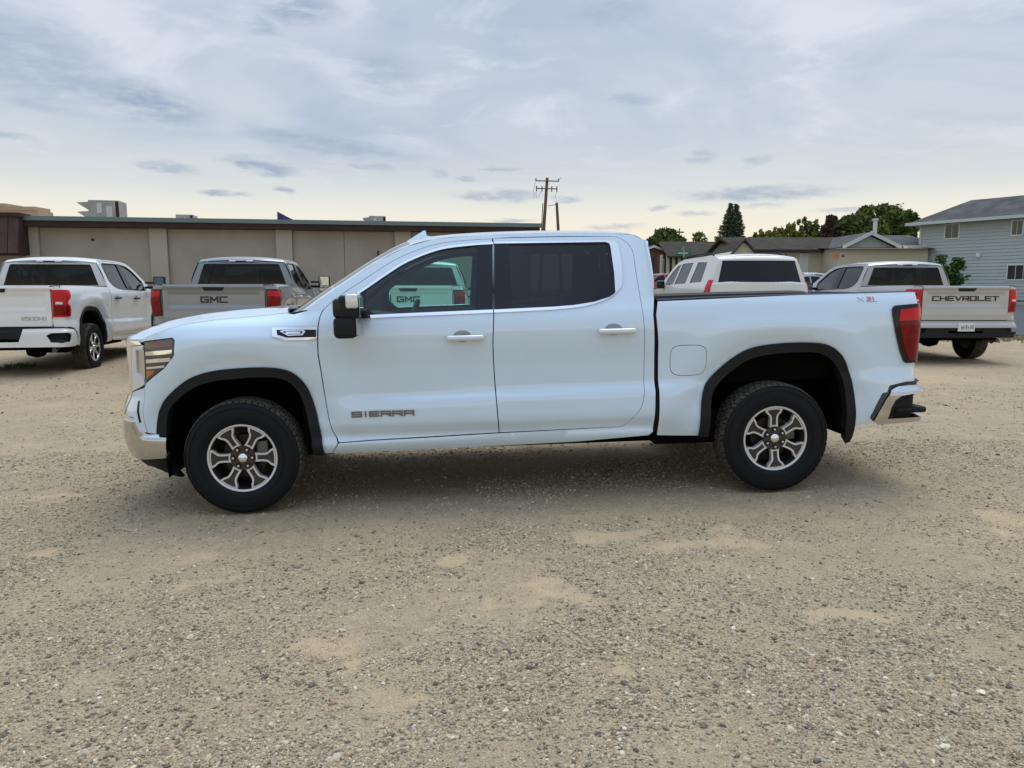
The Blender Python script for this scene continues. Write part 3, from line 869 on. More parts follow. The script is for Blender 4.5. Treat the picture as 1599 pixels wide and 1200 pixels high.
        g = G(); g.rbox(.70, .82, *yy(1.12, 1.36), 1.28, 1.62, .03, 3); TM['tow_mirror' + sf] = g.mesh(50)
        g = G(); g.rbox(.74, .80, *yy(.95, 1.14), 1.37, 1.42, .015, 2); g.rbox(.74, .80, *yy(.95, 1.14), 1.47, 1.51, .012, 2); TM['tow_arm' + sf] = g.mesh(50)
        g = G(); g.box(.820, .824, *yy(1.14, 1.34), 1.385, 1.60); g.box(.820, .824, *yy(1.14, 1.34), 1.30, 1.37); TM['tow_glass' + sf] = g.mesh()
    # ---- underbody
    g = G()
    g.box(.45, 2.86, -.78, .78, .47, .52)
    g.box(.70, 2.75, -.54, .54, .335, .42)  # unseen box added to block light beneath the cab
    g.box(.4, 3.2, -.28, .28, .265, .40)  # second unseen box, lower, added to deepen the shadow under the truck
    g.box(-.75, 4.65, -.52, -.42, .40, .56)
    g.box(-.75, 4.65, .42, .52, .40, .56)
    g.box(-.60, .46, -.44, .44, .42, 1.15)
    g.box(2.95, 4.7, -.60, .60, .66, .86)
    g.box(4.2, 4.75, -.55, .55, .45, .62)
    g.tube([(3.745, -.80, .40), (3.745, .80, .40)], .045, 10)
    g.tube([(0, -.80, .40), (0, .80, .40)], .045, 10)
    g.lathe([(.02, -.16), (.12, -.12), (.15, 0), (.12, .12), (.02, .16)], 16, 'y', (3.76, .05, .38))
    g.box(2.9, 3.35, -.85, -.5, .36, .60)
    TM['chassis_and_light_blocks'] = g.mesh(30)
    TM['tailpipe'] = G().tube([(3.9, .60, .46), (4.45, .66, .44), (4.72, .74, .42)], .038, 12).mesh(40)
    TM['firewall'] = G().box(.40, .46, -.88, .88, .45, 1.33).mesh()
    # ---- cabin
    g = G()
    g.prism([(.55, 1.30), (.75, 1.34), (.98, 1.30), (1.06, 1.20), (1.02, .95), (.85, .80), (.55, .75)], 'y', -.86, .86)
    TM['dashboard'] = g.mesh(40)
    t = Matrix.Translation((1.13, -.40, 1.26)) @ Matrix.Rotation(R(-68), 4, 'Y')
    g = G()
    for k in range(24):
        a, b = 2 * math.pi * k / 24, 2 * math.pi * (k + 1) / 24
        g.tube([(t @ Vector((.185 * math.cos(a), .185 * math.sin(a), 0))), (t @ Vector((.185 * math.cos(b), .185 * math.sin(b), 0)))], .016, 7, False)
    for a in (0, 2.2, 4.1):
        g.tube([(t @ Vector((0, 0, -.03))), (t @ Vector((.18 * math.cos(a), .18 * math.sin(a), 0)))], .022, 6)
    g.tube([(1.16, -.40, 1.21), (.95, -.40, 1.12)], .03, 8)
    TM['steering_wheel'] = g.mesh(60)
    for nm, x in (('front', 1.52), ('rear', 2.36)):
        for sgn, sf in ((-1, '_n'), (1, '_f')):
            y = sgn * .40
            g = G()
            g.rbox(x - .28, x + .26, y - .27, y + .27, .74, .92, .06, 3)
            g.rbox(x + .12, x + .30, y - .26, y + .26, .86, 1.43, .07, 3, Matrix.Translation((x + .2, 0, .9)) @ Matrix.Rotation(R(14), 4, 'Y') @ Matrix.Translation((-x - .2, 0, -.9)))
            g.rbox(x + .27, x + .37, y - .14, y + .14, 1.44, 1.60, .045, 3)
            g.tube([(x + .31, y - .05, 1.36), (x + .32, y - .05, 1.48)], .008, 6)
            g.tube([(x + .31, y + .05, 1.36), (x + .32, y + .05, 1.48)], .008, 6)
            TM[nm + '_seat' + sf] = g.mesh(50)
    TM['cabin_floor'] = G().box(.5, 2.84, -.86, .86, .50, .62).mesh()
    TM['console'] = G().rbox(1.0, 1.9, -.12, .12, .6, .98, .04, 3).mesh(50)

def wheel_meshes():
    g = G()
    prof = [(.226, -.098), (.240, -.118), (.262, -.128), (.30, -.134), (.34, -.132), (.366, -.124), (.384, -.112), (.392, -.098), (.393, -.05), (.393, .05), (.392, .098), (.384, .112), (.34, .132), (.29, .132), (.240, .118), (.226, .098)]
    g.lathe(prof, 72)
    TM['tyre'] = g.mesh(180)
    g = G()
    nb = 58
    for row, (y0, y1, ph) in enumerate(((-.118, -.078, 0), (-.068, -.030, .5), (-.020, .020, .15), (.030, .068, .65), (.078, .118, .3))):
        for k in range(nb):
            a = 2 * math.pi * (k + ph) / nb
            ca, sa = math.cos(a), math.sin(a)
            hw = .0145 + .002 * ((k * 7 + row) % 3)
            r1 = .4015 if row in (1, 2, 3) else .399
            vs = []
            for r_ in (.384, r1):
                for (y, s_) in ((y0, -1), (y1, -1), (y1, 1), (y0, 1)):
                    sk_ = .004 * (1 if y == y0 else -1) * (1 if row % 2 else -1)
                    rr = r_ - (.012 if (abs(y) > .11 and r_ > .39) else 0)
                    tt = s_ * hw + sk_
                    vs.append((rr * ca - tt * sa, y, rr * sa + tt * ca))
            g.add(vs, [(4, 5, 6, 7), (0, 1, 5, 4), (1, 2, 6, 5), (2, 3, 7, 6), (3, 0, 4, 7)])
    TM['tread'] = g.mesh()
    g = G()
    for r_ in (.275, .352):
        g.lathe([(r_ - .003, -.132), (r_, -.1365), (r_ + .003, -.132)], 72)
    TM['sidewall_rib'] = g.mesh(180)
    g = G()
    g.lathe([(.236, -.108), (.233, -.117), (.226, -.118), (.219, -.112), (.214, -.095), (.208, -.02), (.205, .09), (.0, .092)], 64)
    TM['wheel'] = g.mesh(35)
    TM['rim_lip'] = G().lathe([(.237, -.110), (.2345, -.1185), (.2255, -.1195), (.2205, -.114)], 64).mesh(60)
    def SF(a, b):
        a = np.asarray(a, float); b = np.asarray(b, float)
        r_ = np.hypot(a, b)
        return np.stack([a, -(.100 + .012 * sst(.06, .22, r_)), b], -1)
    prof = [(.050, .042), (.085, .030), (.12, .0275), (.150, .0285), (.170, .036), (.182, .050), (.196, .058), (.212, .068), (.222, .074)]
    sp_ = [(r_, w) for r_, w in prof] + [(.2255, .03), (.2265, 0), (.2255, -.03)] + [(r_, -w) for r_, w in prof[::-1]]
    hp = [(.096, .0165), (.12, .0155), (.150, .0160), (.170, .022), (.184, .035), (.197, .044), (.206, .048), (.2105, .02), (.2110, 0), (.2105, -.02), (.206, -.048), (.197, -.044), (.184, -.035), (.170, -.022), (.150, -.0160), (.12, -.0155), (.096, -.0165)]
    for k in range(6):
        c_, s_ = math.cos(k * math.pi / 3), math.sin(k * math.pi / 3)
        rot = lambda P: [(a * c_ - b * s_, a * s_ + b * c_) for a, b in P]
        TM['spoke%d' % k] = patch(SF, rot(sp_), [rot(hp)], sp=.012, flange=.035)
        TM['pocket%d' % k] = patch(SF, inset(rot(hp), -.003), sp=.02, off=-.007, flange=0)
    TM['hub'] = patch(SF, ell(0, 0, .086, .086, 36), sp=.02, off=.0015, flange=.04)
    TM['centre_cap'] = G().lathe([(.0, -.120), (.022, -.1185), (.031, -.114), (.034, -.104), (.034, -.09)], 24).mesh(50)
    TM['lug_pocket'] = G().lathe([(0, -.1032), (.0190, -.1032), (.0195, -.095)], 16, 'y').mesh(40)
    TM['lug_nut'] = G().lathe([(0, -.118), (.008, -.116), (.0105, -.109), (.0105, -.095)], 10, 'y').mesh(50)
    TM['brake_disc'] = G().lathe([(.06, -.03), (.150, -.03), (.150, -.01), (.06, -.01)], 40).mesh(40)
    g = G(); g.rbox(.085, .165, -.075, -.005, -.02, .11, .012, 2); TM['caliper'] = g.mesh(40)

def build_wheel(parent, loc, rot, far, style='alloy'):
    w = obj('wheel', TM['wheel'], 'dark_alloy', parent, loc)
    w.rotation_euler = (0, rot, math.pi if far else 0)
    obj('tyre', TM['tyre'], 'rubber', w)
    obj('tread', TM['tread'], 'tread_rubber', w)
    obj('sidewall_rib', TM['sidewall_rib'], 'rubber', w)
    face = {'alloy': 'machined_alloy', 'chrome': 'chrome', 'black': 'dark_alloy'}[style]
    pk = {'alloy': 'dark_alloy', 'chrome': 'satin_chrome', 'black': 'black_plastic'}[style]
    obj('rim_lip', TM['rim_lip'], 'machined_alloy' if style != 'black' else 'dark_alloy', w)
    for k in range(6):
        obj('spoke', TM['spoke%d' % k], face, w)
        obj('spoke_pocket', TM['pocket%d' % k], pk, w)
        a = k * math.pi / 3
        p = (.064 * math.cos(a), 0, .064 * math.sin(a))
        obj('lug_pocket', TM['lug_pocket'], 'gloss_black', w, p)
        obj('lug_nut', TM['lug_nut'], 'satin_chrome', w, p)
    obj('hub', TM['hub'], pk, w)
    obj('centre_cap', TM['centre_cap'], 'chrome', w)
    obj('brake_disc', TM['brake_disc'], 'brake_iron', w)
    cpr = obj('brake_caliper', TM['caliper'], 'steel_disc', w)
    cpr.rotation_euler = (0, -rot, 0)
    return w

def build_pickup(name, loc, yaw, tilt, paint, make, label, group, wheel='alloy', wrot=(0, 0), tow=False, lettering=None, zs=1.0, detail=True, cap='chrome', plate=False, trim='chrome', window='clear_glass'):
    r = empty(name, loc)
    r.rotation_euler = (0, -tilt, yaw)
    r.scale = (1, 1, zs)
    tag(r, label, 'pickup truck', group)
    P = lambda nm, key, m, par=r: obj(nm, TM[key], m, par)
    for sf in ('_n', '_f'):
        P('front_fender', 'front_fender' + sf, paint)
        for fr in ('front', 'rear'):
            d = P(fr + '_door', fr + '_door' + sf, paint)
            P('window_glass', fr + '_window' + sf, window if fr == 'front' else 'privacy_glass', d)
            P('window_surround', fr + '_surround' + sf, 'gloss_black', d)
            P('pillar_trim', fr + '_pillar_trim' + sf, 'gloss_black', d)
            if fr == 'front':
                P('sill_trim', 'front_sill_trim' + sf, trim, d)
                P('arch_trim', 'front_arch_trim' + sf, trim, d)
            else:
                P('window_trim', 'rear_trim' + sf, trim, d)
            P('door_handle', fr + '_handle' + sf, cap, d)
            P('handle_cup_shade', fr + '_handle_cup' + sf, 'grey_paint', d)  # darker grey stands in for shade inside the pocket
            P(fr + '_flare', fr + '_flare' + sf, 'black_plastic')
            P(fr + '_wheel_well', fr + '_well' + sf, 'underbody_black')
            P(fr + '_seat', fr + '_seat' + sf, 'seat_leather')
        P('cab_side', 'cab_side' + sf, paint)
        P('seam_backing', 'seam_backing' + sf, 'seam_black')
        P('cabin_lining', 'cabin_lining' + sf, 'cabin_grey')
        P('gap_strip', 'gap_strip' + sf, 'seam_black')
        bs_ = P('bedside', 'bedside' + sf, paint)
        if sf == '_n':
            P('fuel_door', 'fuel_door' + sf, paint, bs_)
        else:
            P('fuel_door', 'fuel_door' + sf, paint, bs_)
        P('bed_wall', 'bed_wall' + sf, 'underbody_black')
        P('bed_rail', 'bed_rail' + sf, 'black_plastic')
        P('bumper_cover', 'bumper_cover' + sf, paint)
        P('air_slit', 'air_slit' + sf, 'gloss_black')
        h = P('headlight', 'headlight' + sf, 'lamp_grey')
        P('turn_lens', 'headlight_top' + sf, 'brown_lens', h)
        for i in range(3):
            P('headlight_bar', 'headlight_bar%d' % i + sf, 'chrome', h)
        P('amber_reflector', 'headlight_amber' + sf, 'amber_lens', h)
        rl = P('running_light', 'running_light' + sf, 'clear_lens')
        P('lamp_pocket', 'lamp_pocket' + sf, 'satin_chrome', rl)
        gf = P('grille_frame', 'grille_frame' + sf, 'chrome')
        P('grille_mesh', 'grille_mesh' + sf, 'gloss_black', gf)
        for i in range(7):
            P('grille_bar', 'grille_bar%d' % i + sf, 'satin_chrome', gf)
        P('front_bumper', 'front_bumper' + sf, 'bumper_chrome')
        P('front_valance', 'front_valance' + sf, 'black_plastic')
        P('bumper_intake', 'bumper_intake' + sf, 'gloss_black')
        if make == 'gmc':
            tl = P('taillight', 'tail_sierra' + sf, 'smoked_lens')
            P('brake_lens', 'tail_sierra_red' + sf, 'bright_red_lens', tl)
            P('tail_lens', 'tail_sierra_low' + sf, 'red_lens', tl)
        else:
            tl = P('taillight', 'tail_chevy' + sf, 'bright_red_lens')
            P('tail_lens', 'tail_chevy_low' + sf, 'red_lens', tl)
            P('reverse_lens', 'tail_reverse' + sf, 'clear_lens', tl)
        if make == 'gmc' and sf == '_n' or make == 'gmc':
            vb = P('vent_frame', 'vent_frame' + sf, 'chrome')
            P('vent_back', 'vent_back' + sf, 'gloss_black', vb)
            P('vent_badge', 'vent_badge' + sf, 'chrome', vb)
            P('vent_bar', 'vent_bar' + sf, 'chrome', vb)
        if tow:
            mr = P('side_mirror', 'tow_mirror' + sf, 'black_plastic')
            P('mirror_arm', 'tow_arm' + sf, 'black_plastic', mr)
            P('mirror_glass', 'tow_glass' + sf, 'mirror_glass', mr)
        else:
            mr = P('side_mirror', 'mirror' + sf, 'black_plastic')
            P('mirror_body', 'mirror_body' + sf, 'black_plastic', mr)
            P('mirror_cap', 'mirror_cap' + sf, cap, mr)
            P('mirror_signal', 'mirror_signal' + sf, 'gloss_black', mr)
            P('mirror_arm', 'mirror_arm' + sf, 'black_plastic', mr)
            P('mirror_glass', 'mirror_glass' + sf, 'mirror_glass', mr)
        P('bumper_step', 'bumper_step' + sf, 'black_plastic')
    P('hood', 'hood', paint)
    P('cowl', 'cowl', 'black_plastic')
    P('wiper', 'wiper', 'black_plastic')
    rf = P('roof', 'roof', paint)
    P('headliner', 'headliner', 'headliner', rf)
    P('antenna_fin', 'antenna_fin', paint, rf)
    P('windshield', 'windshield', 'windshield_glass')
    cb = P('cab_back', 'cab_back', paint)
    P('rear_window', 'back_window', 'rear_glass', cb)
    P('window_divider', 'window_divider', 'gloss_black', cb)
    P('window_divider', 'window_divider2', 'gloss_black', cb)
    bl = P('high_brake_lamp', 'brake_lamp', 'clear_lens')
    P('brake_lens', 'brake_lamp_red', 'red_lens', bl)
    P('bed_floor', 'bed_floor', 'black_plastic')
    P('bed_front', 'bed_front', 'black_plastic')
    tg = P('tailgate', 'tailgate', paint)
    P('tailgate_handle', 'tailgate_handle', 'gloss_black', tg)
    for key, m in (lettering or ()):
        P('lettering', key, m, tg)
    if make == 'gmc':
        rb = P('rear_bumper', 'rear_bumper', 'bumper_chrome')
    else:
        rb = P('rear_bumper', 'chevy_bumper', paint if make == 'chevy_hd' else 'black_plastic')
    for sf in ('_n', '_f'):
        P('bumper_recess', 'bumper_recess' + sf, 'seam_black', rb)
    P('bumper_pad', 'bumper_pad', 'pad_grey' if make == 'gmc' else 'black_plastic', rb)
    P('bumper_top', 'bumper_top', 'black_plastic', rb)
    if make == 'chevy':
        P('bumper_band', 'bumper_band', paint, rb)
    if plate:
        pl = P('licence_plate', 'plate', 'plate_white')
        P('plate_mark', 'plate_mark', 'plate_ink', pl)
    P('chassis_and_light_blocks', 'chassis_and_light_blocks', 'underbody_black')
    P('tailpipe', 'tailpipe', 'steel_disc')
    P('firewall', 'firewall', 'underbody_black')
    P('dashboard', 'dashboard', 'interior_dark')
    P('steering_wheel', 'steering_wheel', 'interior_dark')
    P('cabin_floor', 'cabin_floor', 'interior_dark')
    P('centre_console', 'console', 'interior_dark')
    for x, far, ro in ((0, False, wrot[0]), (3.745, False, wrot[1]), (0, True, .4), (3.745, True, .9)):
        build_wheel(r, (x, .868 if far else -.868, .40), ro, far, wheel)
    return r

# ================================================================== ground
def vnoise(x, y, s, seed):
    """smooth value noise, numpy"""
    x = np.asarray(x, float) / s; y = np.asarray(y, float) / s
    xi, yi = np.floor(x).astype(int), np.floor(y).astype(int)
    fx, fy = x - xi, y - yi
    fx = fx * fx * (3 - 2 * fx); fy = fy * fy * (3 - 2 * fy)
    def h(i, j):
        n = (i * 374761393 + j * 668265263 + seed * 974711) & 0x7fffffff
        n = ((n ^ (n >> 13)) * 1274126177) & 0x7fffffff
        return ((n ^ (n >> 16)) & 0xffff) / 65535.0
    return (h(xi, yi) * (1 - fx) + h(xi + 1, yi) * fx) * (1 - fy) + (h(xi, yi + 1) * (1 - fx) + h(xi + 1, yi + 1) * fx) * fy
def fbm(x, y, s, seed, o=4):
    t, a, tot = 0, 1., 0
    for k in range(o):
        t = t + a * vnoise(x, y, s / 2 ** k, seed + k * 17); tot += a; a *= .55
    return t / tot
def ground_z(x, y):
    x = np.asarray(x, float); y = np.asarray(y, float)
    return (.007 + .083 * np.tanh(x / 3.95)) * (1 - sst(8.0, 13, y)) + .14 * sst(7.2, 12.5, y) + .026 * np.clip(y - 20, 0, 18.5) - .04 * sst(20, 22, y)
# tan dust patches: pixel centre and half sizes (pixels) -> ground ellipses
def gpt(u, v, z=0.):
    a, b = (u - W0) / FPX, (600 - v) / FPX
    c, s = math.cos(PITCH), math.sin(PITCH)
    d = np.array((a, c + b * s, -s + b * c))
    k = (z - CAMH) / d[2]
    return d[0] * k, d[1] * k
DUST = []
for (u, v, hu, hv) in ((335, 858, 45, 14), (378, 892, 45, 16), (525, 1018, 55, 18), (560, 1050, 40, 14), (640, 1078, 60, 24), (830, 925, 50, 20), (820, 940, 60, 14),
                       (1100, 855, 70, 10), (1330, 965, 90, 12), (740, 872, 50, 10), (960, 835, 90, 9), (60, 850, 40, 7), (1590, 830, 50, 25), (985, 1035, 40, 14), (90, 770, 60, 8), (1530, 880, 50, 8)):
    x0, y0 = gpt(u, v)
    x1, _ = gpt(u + hu, v); _, ya = gpt(u, v - hv); _, yb = gpt(u, v + hv)
    DUST.append((x0, y0, abs(x1 - x0), abs(ya - yb) / 2))
def dust(x, y):
    x = np.asarray(x, float); y = np.asarray(y, float)
    wx = x + (fbm(x, y, .45, 3, 6) - .5) * .85; wy = y + (fbm(x, y, .45, 5, 6) - .5) * .75
    d = np.zeros_like(x)
    for (a, b, rx, ry) in DUST:
        d = np.maximum(d, 1.0 - 1.0 * sst(.2, 1.5, np.hypot((wx - a) / rx, (wy - b) / ry)))
    n = fbm(x, y, 1.6, 11)
    d = np.maximum(d, .45 * sst(.56, .76, n))
    d = np.maximum(d, .42 * sst(.60, .74, fbm(x, y, .5, 31)))
    d = np.maximum(d, .50 * sst(3.3, 4.0, y) * sst(5.6, 4.6, y) * sst(.40, .60, fbm(x, y * 1.6, .9, 57)))
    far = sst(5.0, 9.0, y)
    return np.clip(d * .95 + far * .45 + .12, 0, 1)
def axis_vals(fine0, fine1, step, lo, hi, grow=1.18):
    v = list(np.arange(fine0, fine1 + 1e-6, step))
    s = step
    while v[-1] < hi:
        s *= grow; v.append(min(v[-1] + s, hi))
    s = step
    while v[0] > lo:
        s *= grow; v.insert(0, max(v[0] - s, lo))
    return np.array(v)
xs = axis_vals(-5.5, 5.5, .045, -900, 900, 1.2)
ys = axis_vals(1.6, 8.0, .045, -60, 1500, 1.15)
X, Y = np.meshgrid(xs, ys)
relief = (fbm(X, Y, .5, 41) - .5) * .022 + (fbm(X, Y, .16, 43) - .5) * .010
nearf = (1 - sst(9, 16, Y)) * (1 - sst(7, 12, np.abs(X)))
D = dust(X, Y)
Z = ground_z(X, Y) + relief * nearf
V = np.stack([X, Y, Z], -1).reshape(-1, 3)
nj, ni = len(xs), len(ys)
idx = np.arange(ni * nj).reshape(ni, nj)
Fc = np.stack([idx[:-1, :-1], idx[:-1, 1:], idx[1:, 1:], idx[1:, :-1]], -1).reshape(-1, 4)
me = bpy.data.meshes.new('ground')
me.vertices.add(len(V)); me.vertices.foreach_set('co', V.ravel())
me.loops.add(Fc.size); me.loops.foreach_set('vertex_index', Fc.ravel())
me.polygons.add(len(Fc)); me.polygons.foreach_set('loop_start', np.arange(len(Fc)) * 4); me.polygons.foreach_set('loop_total', np.full(len(Fc), 4))
me.update(calc_edges=True); me.shade_smooth()
at_ = me.attributes.new('dust', 'FLOAT', 'POINT'); at_.data.foreach_set('value', D.ravel().astype(np.float32))

def gravel_material():
    m = bpy.data.materials.new('gravel_ground'); m.use_nodes = True
    t = m.node_tree; b = t.nodes['Principled BSDF']
    b.inputs['Roughness'].default_value = .95; b.inputs['Specular IOR Level'].default_value = .2
    g = N('ShaderNodeNewGeometry', t); pos = g.outputs['Position']
    at = N('ShaderNodeAttribute', t); at.attribute_name = 'dust'
    du = at.outputs['Fac']
    def vor(scale, feat='F1'):
        v = N('ShaderNodeTexVoronoi', t); v.feature = feat; v.inputs['Scale'].default_value = scale; Lk(pos, v.inputs['Vector'], t); return v
    v1, v2 = vor(95), vor(42)
    def cell(v):
        s_ = N('ShaderNodeSeparateColor', t); Lk(v.outputs['Color'], s_.inputs[0], t)
        rp = N('ShaderNodeValToRGB', t)
        stops = [(0, (.10, .09, .08)), (.12, (.24, .21, .16)), (.35, (.41, .355, .265)), (.6, (.52, .46, .345)), (.85, (.62, .56, .44)), (1, (.75, .71, .60))]
        el = rp.color_ramp.elements
        while len(el) < len(stops): el.new(.5)
        for q, (p_, c_) in zip(el, stops): q.position = p_; q.color = (*c_, 1)
        Lk(s_.outputs[0], rp.inputs[0], t)
        return rp.outputs[0], s_.outputs[1]
    c1, r1 = cell(v1); c2, r2 = cell(v2)
    stones = mixc(math_n('GREATER_THAN', r2, .62, tree=t), c1, c2, t)
    # gaps between stones hold fines
    fines = mixc(smooth_n(noise_n(pos, 6, 6, .65, t).outputs[0], .35, .65, t), (.45, .365, .245), (.33, .275, .190), t)
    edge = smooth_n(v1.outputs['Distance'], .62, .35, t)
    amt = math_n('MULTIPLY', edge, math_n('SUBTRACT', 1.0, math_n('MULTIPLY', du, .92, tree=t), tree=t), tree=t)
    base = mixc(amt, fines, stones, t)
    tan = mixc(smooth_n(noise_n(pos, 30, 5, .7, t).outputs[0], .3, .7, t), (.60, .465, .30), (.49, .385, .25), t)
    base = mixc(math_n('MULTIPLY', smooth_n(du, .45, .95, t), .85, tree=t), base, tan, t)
    # big tone drift
    bn_ = noise_n(pos, .8, 8, .7, t)
    base = mixc(math_n('MULTIPLY', smooth_n(bn_.outputs[0], .42, .64, t), .38, tree=t), base, (.30, .265, .20), t)
    mott = noise_n(pos, 3.2, 6, .7, t)
    base = mixc(math_n('MULTIPLY', smooth_n(mott.outputs[0], .50, .68, t), .45, tree=t), base, (.20, .178, .138), t)
    mot2 = noise_n(pos, 17, 7, .75, t)
    base = mixc(math_n('MULTIPLY', smooth_n(mot2.outputs[0], .52, .66, t), .55, tree=t), base, (.17, .150, .115), t)
    base = mixc(math_n('MULTIPLY', smooth_n(mot2.outputs[0], .46, .34, t), .35, tree=t), base, (.55, .47, .35), t)
    grit = noise_n(pos, 150, 4, .75, t)
    base = mixc(.45, base, mixc(smooth_n(grit.outputs[0], .3, .7, t), (.13, .11, .078), (.76, .65, .48), t), t)
    base = mixc(1.0, base, (1.0, .905, .785), t, 'MULTIPLY')
    Lk(base, b.inputs['Base Color'], t)
    h = math_n('ADD', math_n('MULTIPLY', math_n('SUBTRACT', 1.0, v1.outputs['Distance'], tree=t), .6, tree=t), math_n('MULTIPLY', noise_n(pos, 120, 5, .7, t).outputs[0], .7, tree=t), tree=t)
    bn = N('ShaderNodeBump', t); bn.inputs['Distance'].default_value = .008
    Lk(math_n('SUBTRACT', .85, math_n('MULTIPLY', smooth_n(du, .4, 1., t), .6, tree=t), tree=t), bn.inputs['Strength'], t)
    Lk(h, bn.inputs['Height'], t); Lk(bn.outputs[0], b.inputs['Normal'], t)
    M['gravel_ground'] = m
gravel_material()
tag(obj('ground', me, 'gravel_ground'), kind='structure')

# loose stones on the lot (too many to count)
def stones():
    P = []
    for (y0, y1, dens) in ((1.9, 3.2, 15000), (3.2, 4.6, 9500), (4.6, 7.0, 3800), (7.0, 11.0, 900), (11.0, 19.0, 130)):
        hw = .78 * y1 + 3.2
        n = int(dens * (y1 - y0) * 2 * hw)
        x = rng.uniform(-hw, hw, n); y = rng.uniform(y0, y1, n)
        k = rng.random(n) < np.clip((.78 * y + 3.2 - np.abs(x)) / 2.4, 0, 1)
        d = dust(x, y)
        clump = fbm(x, y, .55, 71)
        keep = k & (rng.random(n) < np.clip(1.15 - d * 1.25, .03, 1) * np.clip((clump - .30) * 3.2, .12, 1.0))
        P.append(np.stack([x[keep], y[keep]], 1))
    P = np.concatenate(P)
    n = len(P)
    size = np.clip(rng.lognormal(math.log(.0033), .45, n), .0016, .015)
    far = sst(4, 9, P[:, 1])
    size = size * (1 + .45 * far)
    z = ground_z(P[:, 0], P[:, 1]) + ((fbm(P[:, 0], P[:, 1], .5, 41) - .5) * .022 + (fbm(P[:, 0], P[:, 1], .16, 43) - .5) * .010) + size * .18
    me = bpy.data.meshes.new('gravel')
    me.vertices.add(n); me.vertices.foreach_set('co', np.stack([P[:, 0], P[:, 1], z], 1).ravel())
    scl = np.stack([size * rng.uniform(.8, 1.5, n), size * rng.uniform(.7, 1.2, n), size * rng.uniform(.4, .85, n)], 1)
    rot = np.stack([rng.normal(0, .25, n), rng.normal(0, .25, n), rng.uniform(0, 6.28, n)], 1)
    a = me.attributes.new('scl', 'FLOAT_VECTOR', 'POINT'); a.data.foreach_set('vector', scl.ravel().astype(np.float32))
    a = me.attributes.new('rot', 'FLOAT_VECTOR', 'POINT'); a.data.foreach_set('vector', rot.ravel().astype(np.float32))
    m = bpy.data.materials.new('stone'); m.use_nodes = True
    t = m.node_tree; b = t.nodes['Principled BSDF']; b.inputs['Roughness'].default_value = .9; b.inputs['Specular IOR Level'].default_value = .25
    oi = N('ShaderNodeObjectInfo', t)
    rp = N('ShaderNodeValToRGB', t)
    stops = [(0, (.07, .065, .07)), (.08, (.15, .13, .105)), (.25, (.29, .245, .175)), (.45, (.43, .365, .255)), (.66, (.56, .48, .34)), (.80, (.40, .37, .30)), (.92, (.70, .62, .47)), (.965, (.32, .19, .13)), (.985, (.76, .70, .56)), (1, (.84, .81, .72))]
    el = rp.color_ramp.elements
    while len(el) < len(stops): el.new(.5)
    for q, (p_, c_) in zip(el, stops): q.position = p_; q.color = (*c_, 1)
    Lk(oi.outputs['Random'], rp.inputs[0], t)
    gg = N('ShaderNodeNewGeometry', t)
    nn = noise_n(gg.outputs['Position'], 240, 3, .6, t)
    Lk(mixc(1.0, mixc(math_n('MULTIPLY', smooth_n(nn.outputs[0], .35, .7, t), .35, tree=t), rp.outputs[0], (.40, .335, .235), t), (1.0, .95, .875), t, 'MULTIPLY'), b.inputs['Base Color'], t)
    M['stone'] = m
    o = obj('gravel', me)
    me.materials.append(m)
    ng = bpy.data.node_groups.new('scatter', 'GeometryNodeTree')
    ng.interface.new_socket('Geometry', in_out='INPUT', socket_type='NodeSocketGeometry')
    ng.interface.new_socket('Geometry', in_out='OUTPUT', socket_type='NodeSocketGeometry')
    gi = ng.nodes.new('NodeGroupInput'); go = ng.nodes.new('NodeGroupOutput')
    ico = ng.nodes.new('GeometryNodeMeshIcoSphere'); ico.inputs['Radius'].default_value = 1; ico.inputs['Subdivisions'].default_value = 2
    sp = ng.nodes.new('GeometryNodeSetPosition')
    nz = ng.nodes.new('ShaderNodeTexNoise'); nz.inputs['Scale'].default_value = 1.3; nz.inputs['Detail'].default_value = 1
    vm = ng.nodes.new('ShaderNodeVectorMath'); vm.operation = 'MULTIPLY_ADD'; vm.inputs[1].default_value = (1.2,) * 3; vm.inputs[2].default_value = (-.6,) * 3
    ng.links.new(nz.outputs['Color'], vm.inputs[0]); ng.links.new(vm.outputs[0], sp.inputs['Offset'])
    ng.links.new(ico.outputs[0], sp.inputs['Geometry'])
    sm = ng.nodes.new('GeometryNodeSetMaterial'); sm.inputs['Material'].default_value = m
    ng.links.new(sp.outputs[0], sm.inputs['Geometry'])
    ip = ng.nodes.new('GeometryNodeInstanceOnPoints')
    def na(nm):
        q = ng.nodes.new('GeometryNodeInputNamedAttribute'); q.data_type = 'FLOAT_VECTOR'; q.inputs['Name'].default_value = nm; return q.outputs['Attribute']
    ng.links.new(gi.outputs[0], ip.inputs['Points']); ng.links.new(sm.outputs[0], ip.inputs['Instance'])
    er = ng.nodes.new('FunctionNodeEulerToRotation')
    ng.links.new(na('rot'), er.inputs[0]); ng.links.new(er.outputs[0], ip.inputs['Rotation']); ng.links.new(na('scl'), ip.inputs['Scale'])
    ng.links.new(ip.outputs[0], go.inputs[0])
    md = o.modifiers.new('scatter', 'NODES'); md.node_group = ng
    tag(o, 'loose grey and tan gravel stones strewn over the dirt lot', 'gravel', kind='stuff')
    print('stones', n)
stones()

